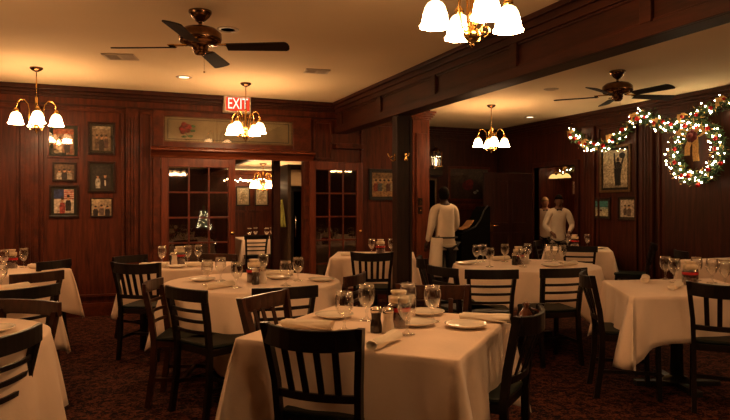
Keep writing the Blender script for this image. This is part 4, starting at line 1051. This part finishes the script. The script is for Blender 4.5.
    if apron is not None:
        c = MB(); vs = []; N = 12
        a0, a1, z0, z1 = apron
        for j in range(6):
            v = j/5
            for i in range(N+1):
                a = a0+(a1-a0)*i/N; r = 1+.25*v
                vs.append((.218*r*math.cos(a)*(1+.03*math.sin(i*2.2)), .180*r*math.sin(a), z1+(z0-z1)*v))
        c.add(vs, [(j*(N+1)+i, j*(N+1)+i+1, (j+1)*(N+1)+i+1, (j+1)*(N+1)+i) for j in range(5) for i in range(N)], None, True)
        ao = c.build('apron', WHITEJ, body); q = ao.modifiers.new('s', 'SOLIDIFY'); q.thickness = .006
        c = MB(); c.tube([(.185*math.cos(2*PI*i/24), .150*math.sin(2*PI*i/24), 1.0) for i in range(24)], .014, 6, closed=True); c.build('belt', TROUS, body)
    return body
person('waiter in white shirt and long apron seen from behind near the pilaster', (4.43, 7.91, 0), R_(-6), 1.62,
       {'l': ((-.235, -.02, 1.15), (-.25, .10, .92)), 'r': ((.22, .08, 1.16), (.15, .28, 1.02))}, HAIRD, apron=(PI*.30, PI*1.34, .42, 1.0), lean=.03, skinm=principled('dark_skin', (.04, .018, .010), .6, var=.08, spec=.3))
person('dark-haired man in white jacket and bow tie leaning forward in the lit doorway', (7.40, 9.18, 0), R_(148), 1.54,
       {'l': ((-.27, .12, 1.16), (-.17, .32, 1.02)), 'r': ((.27, .12, 1.16), (.15, .32, 1.02))}, HAIRD, lean=.13, tie=True, skinm=principled('brown_skin', (.16, .07, .04), .5, var=.08))
person('fair-haired man in white jacket and bow tie behind, at the left of the lit doorway', (8.02, 10.34, 0), R_(150), 1.52,
       {'l': ((-.26, .02, 1.16), (-.2, .2, 1.0)), 'r': ((.26, .02, 1.16), (.2, .2, 1.0))}, HAIRL, tie=True)
# service counter behind which the two men stand
t = thing('wine_stand', 'small serving stand with white top in front of the man in the doorway', 'stand', (6.80, 8.62, 0), 0)

# lit christmas tree behind the camera, seen only as reflection in the glass
t2 = thing('christmas_tree', 'lit christmas tree behind the camera, reflected in door and picture glass', 'tree', (2.7, -2.0, 0), 0); t2.scale = (.75, .75, .8)
m = MB()
for k in range(5): m.lathe([(.42-.07*k, .25+.26*k), (.24-.045*k, .42+.26*k), (.05, .66+.26*k)], 14)
m.build('foliage', LEAF, t2)
m = MB(); m.tube([(0, 0, 0), (0, 0, .4)], .04, 8); m.build('trunk', BLADE, t2)
for i in range(60):
    z = .3+1.2*(i/60); r = .42*(1-(z-.25)/1.5)+.03; a = i*2.4; bulb_at(t2, (r*math.cos(a), r*math.sin(a), z), .016)
bpy.data.objects.remove(t)

# ------------------------------------------------------------------ world, camera, view
w = bpy.data.worlds.new('world'); SC.world = w; w.use_nodes = True
bg = w.node_tree.nodes['Background']; bg.inputs[0].default_value = (.02, .012, .008, 1); bg.inputs[1].default_value = .3
cam = bpy.data.cameras.new('camera'); co = bpy.data.objects.new('camera', cam); COL.objects.link(co)
co.location = (0, 0, 1.38); co.rotation_euler = (PI/2, 0, -math.atan(260/640))
cam.sensor_width = 36; cam.lens = 36*640/730; cam.shift_y = -5/730; cam.clip_start = .05
SC.camera = co
SC.view_settings.view_transform = 'Standard'; SC.view_settings.look = 'None'; SC.view_settings.gamma = 1
SC.view_settings.use_curve_mapping = False
SC.view_settings.exposure = 0.0
SC.cycles.use_denoising = True
